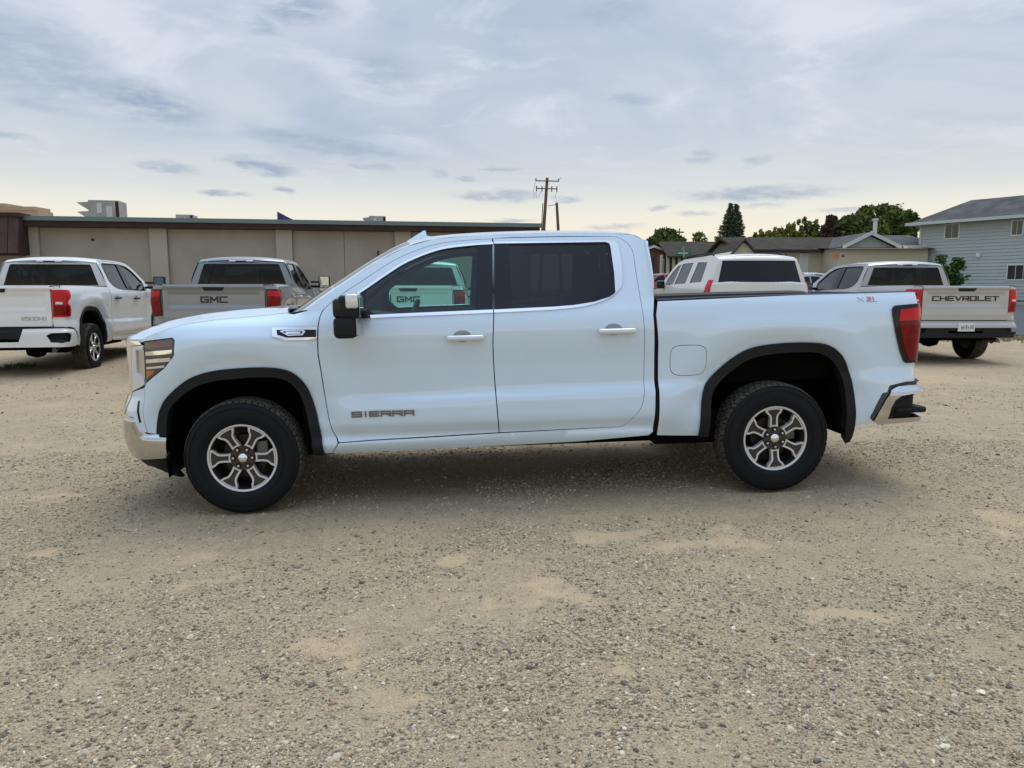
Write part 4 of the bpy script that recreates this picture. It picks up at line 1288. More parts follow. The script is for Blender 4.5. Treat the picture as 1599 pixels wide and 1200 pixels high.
# ================================================================== the trucks
truck_meshes()
wheel_meshes()
YAW, TILT = 0.07690769, 0.02093728
main = build_pickup('pickup_truck', (-1.82905685 - math.sin(YAW), 4.90085632 + math.cos(YAW), -.03229209), YAW, TILT, 'white_paint', 'gmc',
                    'glossy white crew cab pickup with chrome mirror and handles parked broadside on the gravel', 'pickup trucks on the gravel lot',
                    cap='bright_silver', wheel='alloy', wrot=(0.0, -.06 + math.pi / 6), lettering=(('letters_gmc', 'badge_dark'),))
obj('side_lettering', TM['badge_side'], 'badge_grey', main)
obj('bed_decal', TM['decal_x'], 'decal_grey', main)
obj('bed_decal', TM['decal_number'], 'badge_red', main)
obj('bed_decal', TM['decal_line'], 'badge_red', main)

# background pickups, tails towards the camera
build_pickup('pickup_truck', (-8.861, 16.404, .085), R(-80.9), 0, 'warm_white_paint', 'chevy_hd',
             'white heavy-duty pickup with notched red tail lamps and black tow mirrors near the tan building', 'pickup trucks on the gravel lot',
             wheel='chrome', wrot=(.2, .5), tow=True, lettering=(('letters_hd', 'badge_pale'),), zs=1.035, cap='gloss_black', trim='gloss_black')
build_pickup('pickup_truck', (-5.406, 16.773, .13), R(-82.9), 0, 'silver_paint', 'gmc',
             'silver-grey heavy-duty pickup with GMC tailgate, beyond the white truck\'s hood', 'pickup trucks on the gravel lot',
             wheel='chrome', wrot=(.1, .3), tow=True, lettering=(('letters_gmc', 'badge_dark'),), zs=1.02, cap='chrome', trim='gloss_black')
build_pickup('pickup_truck', (-2.003, 18.217, .14), R(-88.4), 0, 'warm_white_paint', 'gmc',
             'white pickup with GMC tailgate seen through the front door window of the white truck', 'pickup trucks on the gravel lot',
             wheel='alloy', lettering=(('letters_gmc', 'badge_dark'),), cap='gloss_black', trim='gloss_black')
build_pickup('pickup_truck', (8.045, 18.238, .14), R(-88.2), 0, 'satin_silver_paint', 'chevy',
             'pale silver pickup with CHEVROLET tailgate, black bumper and licence plate', 'pickup trucks on the gravel lot',
             wheel='black', wrot=(.4, .1), lettering=(('letters_chev', 'badge_dark'),), cap='gloss_black', trim='gloss_black', plate=True)

# ================================================================== cars built as one wrapped body
def build_car(name, loc, rz, label, cat, prof, segs, W2, wins, arches, xr, paint, lamps, wr=.36, glass_m='privacy_glass', rails=False, group=None, z_arch=.33):
    """prof: profile points (x,z) from the front bottom over the roof to the rear bottom; segs: {part: (i0,i1,material)}"""
    r = empty(name, loc, rz)
    tag(r, label, cat, group)
    pf = cr(prof, 4)
    xs_ = np.array([p[0] for p in pf])
    x0, x1 = min(xs_), max(xs_)
    def Sx(u, z):
        u = np.asarray(u, float); z = np.asarray(z, float)
        w = np.interp(z, *W2)
        ka = np.clip((x0 + .9 - u) / .9, 0, 1); kb = np.clip((u - (x1 - .5)) / .5, 0, 1)
        return np.stack([u, -w * (1 - .22 * ka ** 2.2) * (1 - .10 * kb ** 2.5), z], -1)
    bottom = []
    for (cx, rr) in arches[::-1]:
        bottom += [(cx + rr * math.cos(t), z_arch + rr * math.sin(t)) for t in np.linspace(-.25, math.pi + .25, 22)]
    side = pf[::-1] + []                       # rear bottom -> over -> front bottom, closed along the sill
    side = [tuple(p) for p in side] + bottom[::-1]
    holes = [w for w, _ in wins]
    for fl in (False, True):
        sp = obj('side_panel', patch(Sx, side, holes, sp=.07, flange=.03, flip=fl), paint, r)
        for w, gm in wins:
            obj('side_window', patch(Sx, inset(w, -.004), sp=.12, off=-.012, flange=0, flip=fl), gm, sp)
        bk = obj('cabin_trim', patch(Sx, [(x0 + .9, .45), (x1 - .25, .45), (x1 - .25, min(w[1] for w in holes[0]) - .02), (x0 + .9, min(w[1] for w in holes[0]) - .02)], sp=.2, off=-.06, flange=0, flip=fl), 'interior_dark', sp)
    ss_ = np.linspace(-1, 1, 21)
    P = []
    for i, (x, z) in enumerate(pf):
        a, b = np.array(pf[max(i - 1, 0)]), np.array(pf[min(i + 1, len(pf) - 1)])
        d = (b - a) / np.linalg.norm(b - a)
        n = np.array((-d[1], d[0]))
        w = -float(Sx(x, z)[1])
        bul = .045 + .05 * abs(n[0])
        P.append([(x + n[0] * bul * (1 - abs(s) ** 2.6), s * w, z + n[1] * bul * (1 - abs(s) ** 2.6)) for s in ss_])
    for nm, (i0, i1, m) in segs.items():
        obj(nm, G().grid(P[i0 * 4:i1 * 4 + 1]).mesh(180), m, r)
    g = G(); g.box(x0 + .25, x1 - .15, -.72, .72, .26, .42); obj('underbody', g.mesh(), 'underbody_black', r)
    for nm, pts, m, off in lamps:
        for fl in (False, True):
            obj(nm, patch(Sx, pts, sp=.04, off=off, flange=.03, flip=fl), m, r)
    if rails:
        for sy in (-1, 1):
            obj('roof_rail', G().tube([(1.45, sy * .70, 1.905), (1.55, sy * .69, 1.955), (2.4, sy * .69, 1.975), (3.4, sy * .69, 1.955), (3.5, sy * .70, 1.91)], .018, 8).mesh(50), 'black_plastic', r)
    for cx, _ in arches:
        for far in (False, True):
            w = obj('wheel', TM['wheel'], 'dark_alloy', r, (cx, .80 if far else -.80, wr))
            w.rotation_euler = (0, .3, math.pi if far else 0); w.scale = (wr / .4,) * 3
            obj('tyre', TM['tyre'], 'rubber', w)
            for k in range(6): obj('spoke', TM['spoke%d' % k], 'machined_alloy', w)
            obj('hub', TM['hub'], 'machined_alloy', w)
    for sx in (1.25, 2.15):
        for sy in (-.38, .38):
            g = G(); x = sx + (.3 if not rails else .4)
            zt = max(p[1] for p in pf)
            g.rbox(x, x + .14, sy - .23, sy + .23, .45, zt - .42, .05, 2); g.rbox(x + .05, x + .13, sy - .12, sy + .12, zt - .42, zt - .24, .03, 2)
            obj('seat', g.mesh(50), 'seat_leather', r)
    return r, Sx

W_SUV = (P_DOOR[0], P_DOOR[1])
suv_prof = [(-.88, .42), (-.98, .62), (-.98, .95), (-.90, 1.10), (-.70, 1.17), (-.2, 1.22), (.42, 1.27), (.58, 1.31), (.85, 1.52), (1.18, 1.76), (1.45, 1.86), (1.9, 1.905), (2.7, 1.915), (3.5, 1.90), (3.80, 1.875), (3.90, 1.84), (3.97, 1.80), (4.05, 1.42), (4.08, 1.36), (4.12, 1.10), (4.12, .80), (4.18, .70), (4.18, .48), (4.08, .42)]
sw = lambda pts: pts
suv, SxS = build_car('sport_utility_vehicle', (4.62, 19.0, .14), R(-86.2), 'cream-white sport utility vehicle with dark rear glass parked behind the pickup bed', 'suv', suv_prof,
    {'front_bumper': (0, 3, 'cream_white_paint'), 'hood': (3, 7, 'cream_white_paint'), 'windshield': (7, 9, 'clear_glass'), 'roof': (9, 16, 'cream_white_paint'), 'rear_window_frame': (16, 18, 'cream_white_paint'), 'tailgate': (18, 20, 'cream_white_paint'), 'rear_bumper': (20, 23, 'cream_white_paint')},
    W_SUV, [([(1.02, 1.36), (1.62, 1.37), (1.66, 1.80), (1.45, 1.78), (1.22, 1.66), (1.02, 1.50)], 'clear_glass'), ([(1.72, 1.37), (2.52, 1.385), (2.50, 1.81), (1.74, 1.81)], 'privacy_glass'), ([(2.78, 1.395), (3.52, 1.41), (3.40, 1.79), (2.80, 1.81)], 'privacy_glass')],
    ((0, .46), (2.95, .46)), 4.13, 'cream_white_paint', (('taillight', [(3.88, .98), (4.11, .98), (4.055, 1.44), (3.90, 1.44)], 'bright_red_lens', .012), ('headlight', [(-.85, .93), (-.55, .97), (-.55, 1.12), (-.82, 1.07)], 'clear_lens', .008)), .39, rails=True)
suv.scale = (1.05, 1.05, 1.065)
# rear glass with dark surround, brake lamp, mirrors
def rearpane(y0, y1):
    g = G()
    P = []
    for z in np.linspace(1.40, 1.80, 9):
        x = np.interp(z, [1.36, 1.42, 1.80, 1.84], [4.08, 4.05, 3.97, 3.90])
        w = np.interp(z, [1.40, 1.80], [.80, .70])
        P.append([(x + .098 * (1 - abs(s * .9) ** 2.6) + .004, s * w, z) for s in np.linspace(-1, 1, 21)])
    return g.grid(P).mesh(180)
obj('rear_window', rearpane(-.8, .8), 'gloss_black', suv)
obj('high_brake_lamp', G().rbox(3.99, 4.02, -.26, .26, 1.845, 1.875, .008, 2).mesh(40), 'red_lens', suv)
for sy in (-1, 1):
    a, b = sorted((sy * .98, sy * 1.16)); obj('side_mirror', G().rbox(.95, 1.08, a, b, 1.28, 1.46, .04, 3).mesh(50), 'gloss_black', suv)

W_SED = (P_DOOR[0], np.interp(P_DOOR[0], [.2, .35, .6, .85, .95, 1.0, 1.45], [.80, .86, .90, .89, .86, .83, .58]))
sed_prof = [(-.82, .25), (-.90, .42), (-.88, .60), (-.75, .70), (-.2, .82), (.42, .93), (.60, .97), (.95, 1.20), (1.25, 1.37), (1.6, 1.43), (2.1, 1.43), (2.6, 1.36), (2.95, 1.20), (3.25, 1.05), (3.5, 1.02), (3.72, .98), (3.80, .80), (3.83, .50), (3.76, .25)]
sed_seg = lambda p: {'front_bumper': (0, 3, p), 'hood': (3, 6, p), 'windshield': (6, 8, 'rear_glass'), 'roof': (8, 11, p), 'rear_window': (11, 13, 'rear_glass'), 'trunk': (13, 15, p), 'rear_bumper': (15, 18, p)}
sed_win = [([(.98, .99), (1.70, 1.00), (1.72, 1.36), (1.55, 1.36), (1.30, 1.29), (1.05, 1.10)], 'rear_glass'), ([(1.78, 1.0), (2.60, 1.02), (2.70, 1.14), (2.45, 1.31), (2.15, 1.36), (1.80, 1.37)], 'rear_glass')]
sed_lamps = (('taillight', [(3.55, .78), (3.78, .78), (3.74, .93), (3.58, .93)], 'red_lens', .008), ('headlight', [(-.70, .56), (-.40, .62), (-.42, .72), (-.66, .68)], 'clear_lens', .008))
for (u, Yd, rz, p, lb) in ((1215, 44.5, 12, 'warm_white_paint', 'small white sedan partly hidden between the suv and the silver pickup'),
                           (1205, 41.5, 8, 'grey_paint', 'blue-grey sedan low between the suv and the silver pickup'),
                           (985, 43.0, 12, 'red_paint', 'dark red sedan glimpsed past the white truck\'s rear cab corner')):
    xw = (u - W0) / FPX * Yd
    build_car('parked_sedan', (xw, Yd, float(ground_z(60, 40)) + .18 + .30 * float(sst(40.3, 47, Yd))), R(rz), lb, 'car', sed_prof, sed_seg(p), W_SED, sed_win, ((0, .36), (2.7, .36)), 3.8, p, sed_lamps, .32, group='cars parked by the houses', z_arch=.30)

# ================================================================== street, houses, trees
mat('tan_wall', (.34, .312, .27), .85, vary=(.55, .17), bump=(60, .25, .004))
mat('tan_pilaster', (.38, .355, .31), .85, vary=(.8, .06), bump=(60, .25, .004))
mat('brown_fascia', (.055, .036, .032), .8, spec=.15, vary=(2, .2))
mat('brown_board', (.09, .062, .052), .8, spec=.15, vary=(1.5, .25))
mat('teal_edge', (.13, .185, .19), .4, .3)
mat('roof_gravel', (.3, .29, .27), .9)
mat('sand_block', (.47, .35, .235), .9, vary=(1.2, .12))
mat('unit_metal', (.42, .39, .35), .55, .3, vary=(2, .25))
mat('unit_pale', (.55, .54, .52), .5, .3)
mat('flag_cloth', (.05, .04, .16), .8)
mat('pole_metal', (.4, .4, .4), .4, .8)
mat('asphalt', (.075, .078, .083), .9, vary=(.5, .25), bump=(90, .3, .005))
mat('concrete', (.42, .39, .34), .9, vary=(.8, .15))
mat('lawn', (.085, .14, .025), .95, vary=(.7, .35, (.13, .16, .04)))
mat('grass_blade', (.10, .17, .03), .8, vary=(2.0, .4, (.16, .17, .05)))
mat('dry_grass', (.34, .27, .15), .9, vary=(3, .3))
mat('cream_siding', (.56, .49, .37), .8, vary=(.6, .08))
mat('brown_shingle', (.078, .066, .050), .95, spec=.1, vary=(1.6, .35), bump=(25, .5, .02))
mat('grey_shingle', (.135, .132, .132), .95, spec=.1, vary=(1.3, .35), bump=(25, .5, .02))
mat('grey_siding', (.46, .495, .49), .75, vary=(.5, .07))
mat('green_siding', (.36, .40, .38), .75, vary=(.5, .07))
mat('white_trim', (.70, .71, .69), .6)
mat('pale_trim', (.55, .58, .53), .6)
mat('brick_red', (.25, .105, .07), .85, vary=(3, .3))
mat('window_dark', (.025, .027, .032), .12, 0, .5)
mat('curtain', (.42, .42, .36), .8)
mat('shutter_brown', (.06, .03, .03), .7)
mat('sign_green', (.01, .16, .09), .5)
mat('orange_sign', (.65, .22, .08), .6)
mat('pole_wood', (.17, .115, .075), .9, vary=(5, .35))
mat('wire', (.03, .03, .03), .7)
mat('porcelain', (.12, .10, .09), .3)
mat('bark', (.07, .055, .04), .9)
def leaf_mat(name, c1, c2):
    m = bpy.data.materials.new(name); m.use_nodes = True
    t = m.node_tree; b = t.nodes['Principled BSDF']; b.inputs['Roughness'].default_value = .75; b.inputs['Specular IOR Level'].default_value = .2
    g = N('ShaderNodeNewGeometry', t)
    f = g.outputs['Random Per Island']
    Lk(mixc(f, c1, c2, t), b.inputs['Base Color'], t)
    M[name] = m
leaf_mat('spruce_leaf', (.038, .06, .035), (.10, .13, .07))
leaf_mat('dark_leaf', (.055, .085, .025), (.15, .18, .05))
leaf_mat('yellow_leaf', (.13, .14, .03), (.26, .24, .06))
leaf_mat('mid_leaf', (.09, .11, .03), (.21, .22, .06))
leaf_mat('purple_leaf', (.05, .03, .03), (.11, .07, .055))
leaf_mat('shrub_leaf', (.035, .085, .02), (.09, .16, .04))

def rayd(u, v):
    a, b = (u - W0) / FPX, (600 - v) / FPX
    c, s = math.cos(PITCH), math.sin(PITCH)
    return np.array((a, c + b * s, -s + b * c))
def atY(u, v, Y):
    d = rayd(u, v); k = Y / d[1]
    return np.array((d[0] * k, Y, CAMH + d[2] * k))

# street on the right
def band(name, y0, y1, m, lift, thick=None, x0=3.2, x1=130, n=12):
    g = G()
    g.grid([[(x, y, float(ground_z(60, y)) + lift) for x in (x0, 20, 40, 70, x1)] for y in np.linspace(y0, y1, n)])
    if thick:
        g.grid([[(x, y0, float(ground_z(60, y0)) + lift - d) for x in (x0, 20, 40, 70, x1)] for d in (thick, 0)])
    return tag(obj(name, g.mesh(), m), kind='structure')
band('road', 21.0, 38.45, 'asphalt', .05)
band('kerb', 38.45, 38.8, 'concrete', .17, .15)
band('pavement', 38.804, 40.3, 'concrete', .165)
GL = float(ground_z(60, 40))
gl = G()
gl.grid([[(x, y, GL + .17 + .30 * float(sst(40.3, 47, y))) for x in np.linspace(3.0, 130, 30)] for y in (40.304, 42, 44, 46, 48, 60, 90, 140)])
tag(obj('lawn', gl.mesh(180), 'lawn'), kind='structure')
# tufts
def tufts(name, pts, m, label, cat, h0, h1, kind='stuff', n=9):
    g = G()
    for (x, y, z) in pts:
        for k in range(n):
            a = random.uniform(0, 6.28); h = random.uniform(h0, h1); r = random.uniform(.0, .05); w = random.uniform(.004, .008)
            bx, by = x + r * math.cos(a), y + r * math.sin(a)
            tx, ty = bx + math.cos(a) * h * random.uniform(.2, .7), by + math.sin(a) * h * random.uniform(.2, .7)
            px_, py_ = -math.sin(a) * w, math.cos(a) * w
            mx, my, mz = (bx * .55 + tx * .45), (by * .55 + ty * .45), z + h * .65
            g.add([(bx - px_, by - py_, z), (bx + px_, by + py_, z), (mx + px_ * .8, my + py_ * .8, mz), (mx - px_ * .8, my - py_ * .8, mz), (tx, ty, z + h)], [(0, 1, 2, 3), (3, 2, 4)])
    return tag(obj(name, g.mesh(fix=False), m), label, cat, kind=kind)
tufts('dry_grass', [(random.uniform(9.3, 18), random.gauss(19.6, .5), .14) for _ in range(500)], 'dry_grass', 'dry straw-coloured grass along the edge of the street', 'grass', .05, .16)
tufts('lawn_grass', [(random.uniform(24, 34), random.uniform(40.4, 42), GL + .17) for _ in range(1200)], 'grass_blade', 'short green lawn grass beside the grey house', 'grass', .05, .10, n=6)
for (u, v) in ((32, 586),):
    x, y = gpt(u, v)
    tufts('weed', [(x + random.gauss(0, .12), y + random.gauss(0, .07), float(ground_z(x, y))) for _ in range(26)], 'grass_blade', 'small green weed tuft in the gravel behind the white heavy-duty pickup', 'weed', .03, .09, kind='stuff')
# ---- long tan building
EZ = 4.75                                                       # eave height above the camera-side datum
def at_z(u, v, z):
    d = rayd(u, v); k = (z - CAMH) / d[2]
    return d[:2] * k
LP = at_z(35, 337, EZ); RP = at_z(833, 349, EZ)
wd = (RP - LP) / np.linalg.norm(RP - LP); wn = np.array((wd[1], -wd[0]))          # wn faces the camera
bang = math.atan2(wd[1], wd[0])
RP = RP + np.array((-wn[0], -wn[1])) * .62
shop = empty('commercial_building', (RP[0], RP[1], EZ - 4.2), bang)
tag(shop, 'long low tan building with pilasters and brown eave behind the parked pickups', 'building')
def wall_x(u, front=0.0):
    d = rayd(u, 410)[:2]
    # RP + t*wd + front*wn = k*d
    A = np.array([[d[0], -wd[0]], [d[1], -wd[1]]])
    k, t_ = np.linalg.solve(A, RP + front * wn)
    return t_
Lw = wall_x(35)
obj('core_wall', G().box(Lw - 9, -.12, .12, 14, -.9, 3.9).mesh(), 'tan_wall', shop)
pil = [(41, 62), (235, 262), (432, 457), (617, 642)]
edges = []
for a, b in pil:
    xa, xb = wall_x(a, .2), wall_x(b, .2)
    obj('pilaster', G().box(xa, xb, -.16, .10, -.9, 3.74).mesh(), 'tan_pilaster', shop)
    edges.append((xa, xb))
edges.append((-.75, -.02)); obj('pilaster', G().box(-.75, -.02, -.16, .10, -.9, 3.74).mesh(), 'tan_pilaster', shop)
for (a, b), (c, d) in zip(edges[:-1], edges[1:]):
    n = 2 if edges.index((b if False else a, b)) == 2 else 1
    for k in range(n):
        x0_, x1_ = b + (c - b) * k / n + .012, b + (c - b) * (k + 1) / n - .012
        obj('wall_panel', G().box(x0_, x1_, .03, .13, -.9, 3.735).mesh(), 'tan_wall', shop)
obj('eave_band', G().box(Lw - .3, .35, -.55, .12, 3.74, 4.0).mesh(), 'brown_fascia', shop)
obj('metal_edge', G().box(Lw - .35, .42, -.62, .14, 4.003, 4.2).mesh(), 'teal_edge', shop)
obj('roof_deck', G().box(Lw - 9, .40, .145, 14.2, 3.95, 4.17).mesh(), 'roof_gravel', shop)
obj('conduit', G().tube([(wall_x(591), -.20, 2.4), (wall_x(591), -.20, 2.78)], .05, 8).mesh(40), 'wire', shop)
obj('wall_vent', G().lathe([(0, -.03), (.06, -.03), (.06, .03)], 12, 'y', (wall_x(147), .03, 3.2)).mesh(40), 'black_plastic', shop)
# brown boarded mansard at the left end
ms = empty('mansard', (0, 0, 0)); ms.parent = shop
mx1 = wall_x(36, .9)
obj('mansard_core', G().prism([(-.85, 4.25), (.1, 4.25), (.1, 2.45), (-1.25, 2.45)], 'x', mx1 - 8, mx1).mesh(), 'brown_fascia', shop)
bpy.data.objects.remove(ms)
for k in range(18):
    xa = mx1 - .02 - k * .43
    obj('mansard_board', G().prism([(-.93, 4.12), (-.87, 4.12), (-1.24, 2.5), (-1.31, 2.5)], 'x', xa - .40, xa).mesh(), 'brown_board', shop)
obj('mansard_cap', G().box(mx1 - 8, mx1 + .06, -1.02, .12, 4.12, 4.30).mesh(), 'brown_fascia', shop)
# rooftop units, flag, far block
def rooftop(u0, u1, v0, v1, Y, label, hoods):
    a, b = atY(u0, v0, Y), atY(u1, v1, Y)
    w, h = b[0] - a[0], a[2] - EZ + .03
    r = empty('rooftop_unit', (a[0], Y, EZ - .03), bang)
    tag(r, label, 'air conditioner', 'units on the tan building roof')
    obj('casing', G().rbox(.28 * w if hoods else 0, w, 0, 1.2, .06, h, .02, 1).mesh(40), 'unit_metal', r)
    obj('side_grille', G().box(w - .16, w - .012, -.02, .02, .12, h - .06).mesh(), 'brown_fascia', r)
    obj('access_panel', G().box(w * .48, w * .60, -.025, .02, h * .45, h * .88).mesh(), 'unit_pale', r)
    obj('access_panel', G().box(w * .70, w * .84, -.025, .02, h * .2, h * .75).mesh(), 'unit_pale', r)
    obj('curb', G().box(.3 * w, w - .05, .08, 1.1, -.02, .08).mesh(), 'brown_fascia', r)
    if hoods:
        for z0 in (.55, .16):
            obj('intake_hood', G().prism([(0, h * (z0 + .34)), (.30 * w, h * (z0 + .38)), (.30 * w, h * z0)], 'y', .05, 1.1).mesh(), 'unit_metal', r)
rooftop(118, 182, 312, 337, 37.6, 'big grey-brown rooftop air unit with hooded intakes on its left', True)
rooftop(566, 602, 337, 346, 46.0, 'small rooftop air unit near the far end of the eave', True)
rooftop(274, 300, 335, 342, 46.0, 'low rooftop air unit barely showing above the eave', False)
p0 = atY(433, 331, 58)
fl = empty('flag_pole', (p0[0], 58, 0)); tag(fl, 'flag pole with a dark purple flag behind the tan building', 'flag pole')
obj('pole', G().tube([(0, 0, -.1), (0, 0, p0[2] + .02)], [.06, .035], 10).mesh(50), 'pole_metal', fl)
g = G(); g.grid([[(.03 + i * .12, .08 * math.sin(i * .8), p0[2] - i * .062 - j * (1.0 - i * .02)) for j in (0, .5, 1)] for i in range(11)]); obj('flag', g.mesh(180, fix=False), 'flag_cloth', fl)
a, b = atY(-60, 318, 62), atY(59, 322, 62)
blk = empty('far_block', (b[0], 62, 0)); tag(blk, 'sand-coloured flat-roofed building rising behind the brown mansard', 'building')
obj('wall', G().box(-12, 0, 0, 2.0, -.1, b[2] - .35).mesh(), 'sand_block', blk)
obj('parapet', G().box(-12, -.25, -.06, 2.05, b[2] - .35, b[2] - .05).mesh(), 'sand_block', blk)
obj('parapet_step', G().box(-12, -2.6, -.09, 2.1, b[2] - .05, a[2]).mesh(), 'sand_block', blk)

# ---- utility poles
top = atY(854.5, 278, 70)
up_ = empty('utility_pole', (atY(849, 360, 70)[0] - .45, 70, 0)); tag(up_, 'tall wooden utility pole with two crossarms leaning slightly right', 'utility pole')
lean = (top[0] - up_.location.x)
H_ = top[2]
pz = lambda z: (lean * z / H_, 0, z)
obj('pole', G().tube([pz(-.2), pz(H_ * .5), pz(H_)], [.19, .165, .13], 12).mesh(60), 'pole_wood', up_)
for v, ua, ub in ((283, 836, 873), (295, 837, 870)):
    A_, B_ = atY(ua, v, 70), atY(ub, v + .8, 70)
    arm = obj('crossarm', G().tube([(A_[0] - up_.location.x, -.18, A_[2]), (B_[0] - up_.location.x, -.18, B_[2])], .055, 6).mesh(40), 'pole_wood', up_)
    for f in ((.02, .98) if v == 283 else (.02, .28, .74, .98)):
        q = A_ * (1 - f) + B_ * f
        obj('insulator', G().tube([(q[0] - up_.location.x, -.18, q[2] - (.28 if v == 295 else .02)), (q[0] - up_.location.x, -.18, q[2] + .22)], [.045, .065], 8).mesh(50), 'porcelain', up_)
for (u0, v0, u1, v1) in ((836, 284, 834, 311), (838, 297, 839, 311), (846, 298, 842, 310), (869, 298, 869.5, 317), (873, 284, 876, 278)):
    A_, B_ = atY(u0, v0, 70), atY(u1, v1, 70)
    obj('drop_wire', G().tube([(A_[0] - up_.location.x, -.2, A_[2]), ((A_[0] + B_[0]) / 2 - up_.location.x - .12, -.2, (A_[2] + B_[2]) / 2), (B_[0] - up_.location.x, -.2, B_[2])], .014, 5).mesh(), 'wire', up_)
A_, B_ = atY(847.5, 318, 70), atY(845.5, 360, 70)
obj('riser', G().tube([(A_[0] - up_.location.x, -.1, A_[2]), (B_[0] - up_.location.x, -.1, B_[2]), (B_[0] - up_.location.x - .3, -.1, 0)], .045, 6).mesh(), 'pole_wood', up_)
A_, B_ = atY(869.3, 317, 71), atY(873, 360, 71)
st = empty('utility_pole', (B_[0] + .40, 71, 0)); tag(st, 'short bare wooden brace pole leaning left beside the tall utility pole', 'utility pole')
obj('pole', G().tube([(0, 0, -.2), (A_[0] - B_[0] - .40, 0, A_[2])], [.17, .13], 10).mesh(60), 'pole_wood', st)
C_ = atY(855, 323, 71)
obj('brace', G().tube([(A_[0] - B_[0] - .40, 0, A_[2] - .15), (C_[0] - B_[0] - .40, 0, C_[2] + .05)], .03, 6).mesh(), 'pole_wood', st)
# street sign
q = atY(1068, 395, 30)
ss1 = empty('street_sign', (q[0], 30, 0)); tag(ss1, 'green street name sign on a thin post beyond the suv', 'street sign')
obj('post', G().tube([(0, 0, 0), (0, 0, q[2] + .25)], .03, 8).mesh(50), 'pole_metal', ss1)
obj('sign_blade', G().rbox(-.30, .30, -.012, .012, q[2] - .10, q[2] + .08, .006, 2).mesh(40), 'sign_green', ss1)
obj('sign_band', G().box(-.24, .16, -.0165, -.0125, q[2] - .035, q[2] + .005).mesh(), 'plate_white', ss1)
obj('sign_blade', G().rbox(-.012, .012, -.30, .30, q[2] + .10, q[2] + .25, .006, 2).mesh(40), 'sign_green', ss1)

# ---- houses
GZ = GL + .45
def gable_roof(g, x0, x1, y0, y1, ze, zr, oh=.4, t=.14, axis='x'):
    """two sloping slabs; ridge along axis"""
    if axis == 'x':
        ym = (y0 + y1) / 2
        for ya in (y0 - oh, y1 + oh):
            k = ze - (zr - ze) * oh / abs(ym - (y0 if ya < ym else y1))
            g.add([(x0 - oh, ya, k), (x1 + oh, ya, k), (x1 + oh, ym, zr), (x0 - oh, ym, zr), (x0 - oh, ya, k - t), (x1 + oh, ya, k - t), (x1 + oh, ym, zr - t), (x0 - oh, ym, zr - t)],
                  [(0, 1, 2, 3), (4, 7, 6, 5), (0, 4, 5, 1), (1, 5, 6, 2), (2, 6, 7, 3), (3, 7, 4, 0)])
    else:
        xm = (x0 + x1) / 2
        for xa in (x0 - oh, x1 + oh):
            k = ze - (zr - ze) * oh / abs(xm - (x0 if xa < xm else x1))
            g.add([(xa, y0 - oh, k), (xa, y1 + oh, k), (xm, y1 + oh, zr), (xm, y0 - oh, zr), (xa, y0 - oh, k - t), (xa, y1 + oh, k - t), (xm, y1 + oh, zr - t), (xm, y0 - oh, zr - t)],
                  [(0, 1, 2, 3), (4, 7, 6, 5), (0, 4, 5, 1), (1, 5, 6, 2), (2, 6, 7, 3), (3, 7, 4, 0)])
    return g
def window(parent, x0, x1, z0, z1, y, n=2, pane='window_dark', frame='white_trim', f=.06, P=None):
    P = P or (lambda a, d, z: (a, d, z))
    def bx(a0, a1, d0, d1, c0, c1):
        v = [P(a, d, z) for z in (c0, c1) for (a, d) in ((a0, d0), (a1, d0), (a1, d1), (a0, d1))]
        return G().add(v, [(0, 3, 2, 1), (4, 5, 6, 7), (0, 1, 5, 4), (1, 2, 6, 5), (2, 3, 7, 6), (3, 0, 4, 7)])
    w = obj('window', bx(x0, x1, y - .02, y + .04, z0, z1).mesh(), frame, parent)
    for k in range(n):
        a = x0 + f + (x1 - x0 - 2 * f) * k / n + (.02 if k else 0); b = x0 + f + (x1 - x0 - 2 * f) * (k + 1) / n - (.02 if k < n - 1 else 0)
        obj('pane', bx(a, b, y - .035, y - .021, z0 + f, z1 - f).mesh(), pane if k == 0 or pane != 'window_dark' else pane, w)
    return w
def house_part(nm, g, m, r): return obj(nm, g.mesh(), m, r)
# cream ranch house
YR = 48.0
X = lambda u, Y=YR: float(atY(u, 400, Y)[0])
def Zv(u, v, Y): return float(atY(u, v, Y)[2])
ranch = empty('ranch_house', (0, 0, 0)); tag(ranch, 'cream ranch house with dark brown roof and white front door', 'house')
ridge, eave = Zv(1250, 371, 52.0), Zv(1230, 391, YR - .4)
xa, xb, xc, xd = X(1140), X(1185), X(1283), X(1330)
house_part('wall', G().box(xb - .1, xc, YR, YR + 8, GZ - .5, eave + .05), 'cream_siding', ranch)
house_part('main_roof', gable_roof(G(), xb - 1.0, xd + 4, YR, YR + 8, eave + .12, ridge, .45), 'brown_shingle', ranch)
# front-facing gable on the left
zp = Zv(1163, 373, YR - 1.2); ze2 = Zv(1140, 396, YR - 1.2)
gx0, gx1 = X(1136, YR - 1.2), X(1189, YR - 1.2)
house_part('gable_wall', G().prism([(gx0 + .15, GZ - .5), (gx1 - .15, GZ - .5), (gx1 - .15, ze2 - .05), ((gx0 + gx1) / 2, zp - .22), (gx0 + .15, ze2 - .05)], 'y', YR - 1.0, YR + 3), 'cream_siding', ranch)
house_part('gable_roof', gable_roof(G(), gx0 + .3, gx1 - .3, YR - .9, YR + 4, ze2 + .05, zp, .35, .12, 'y'), 'brown_shingle', ranch)
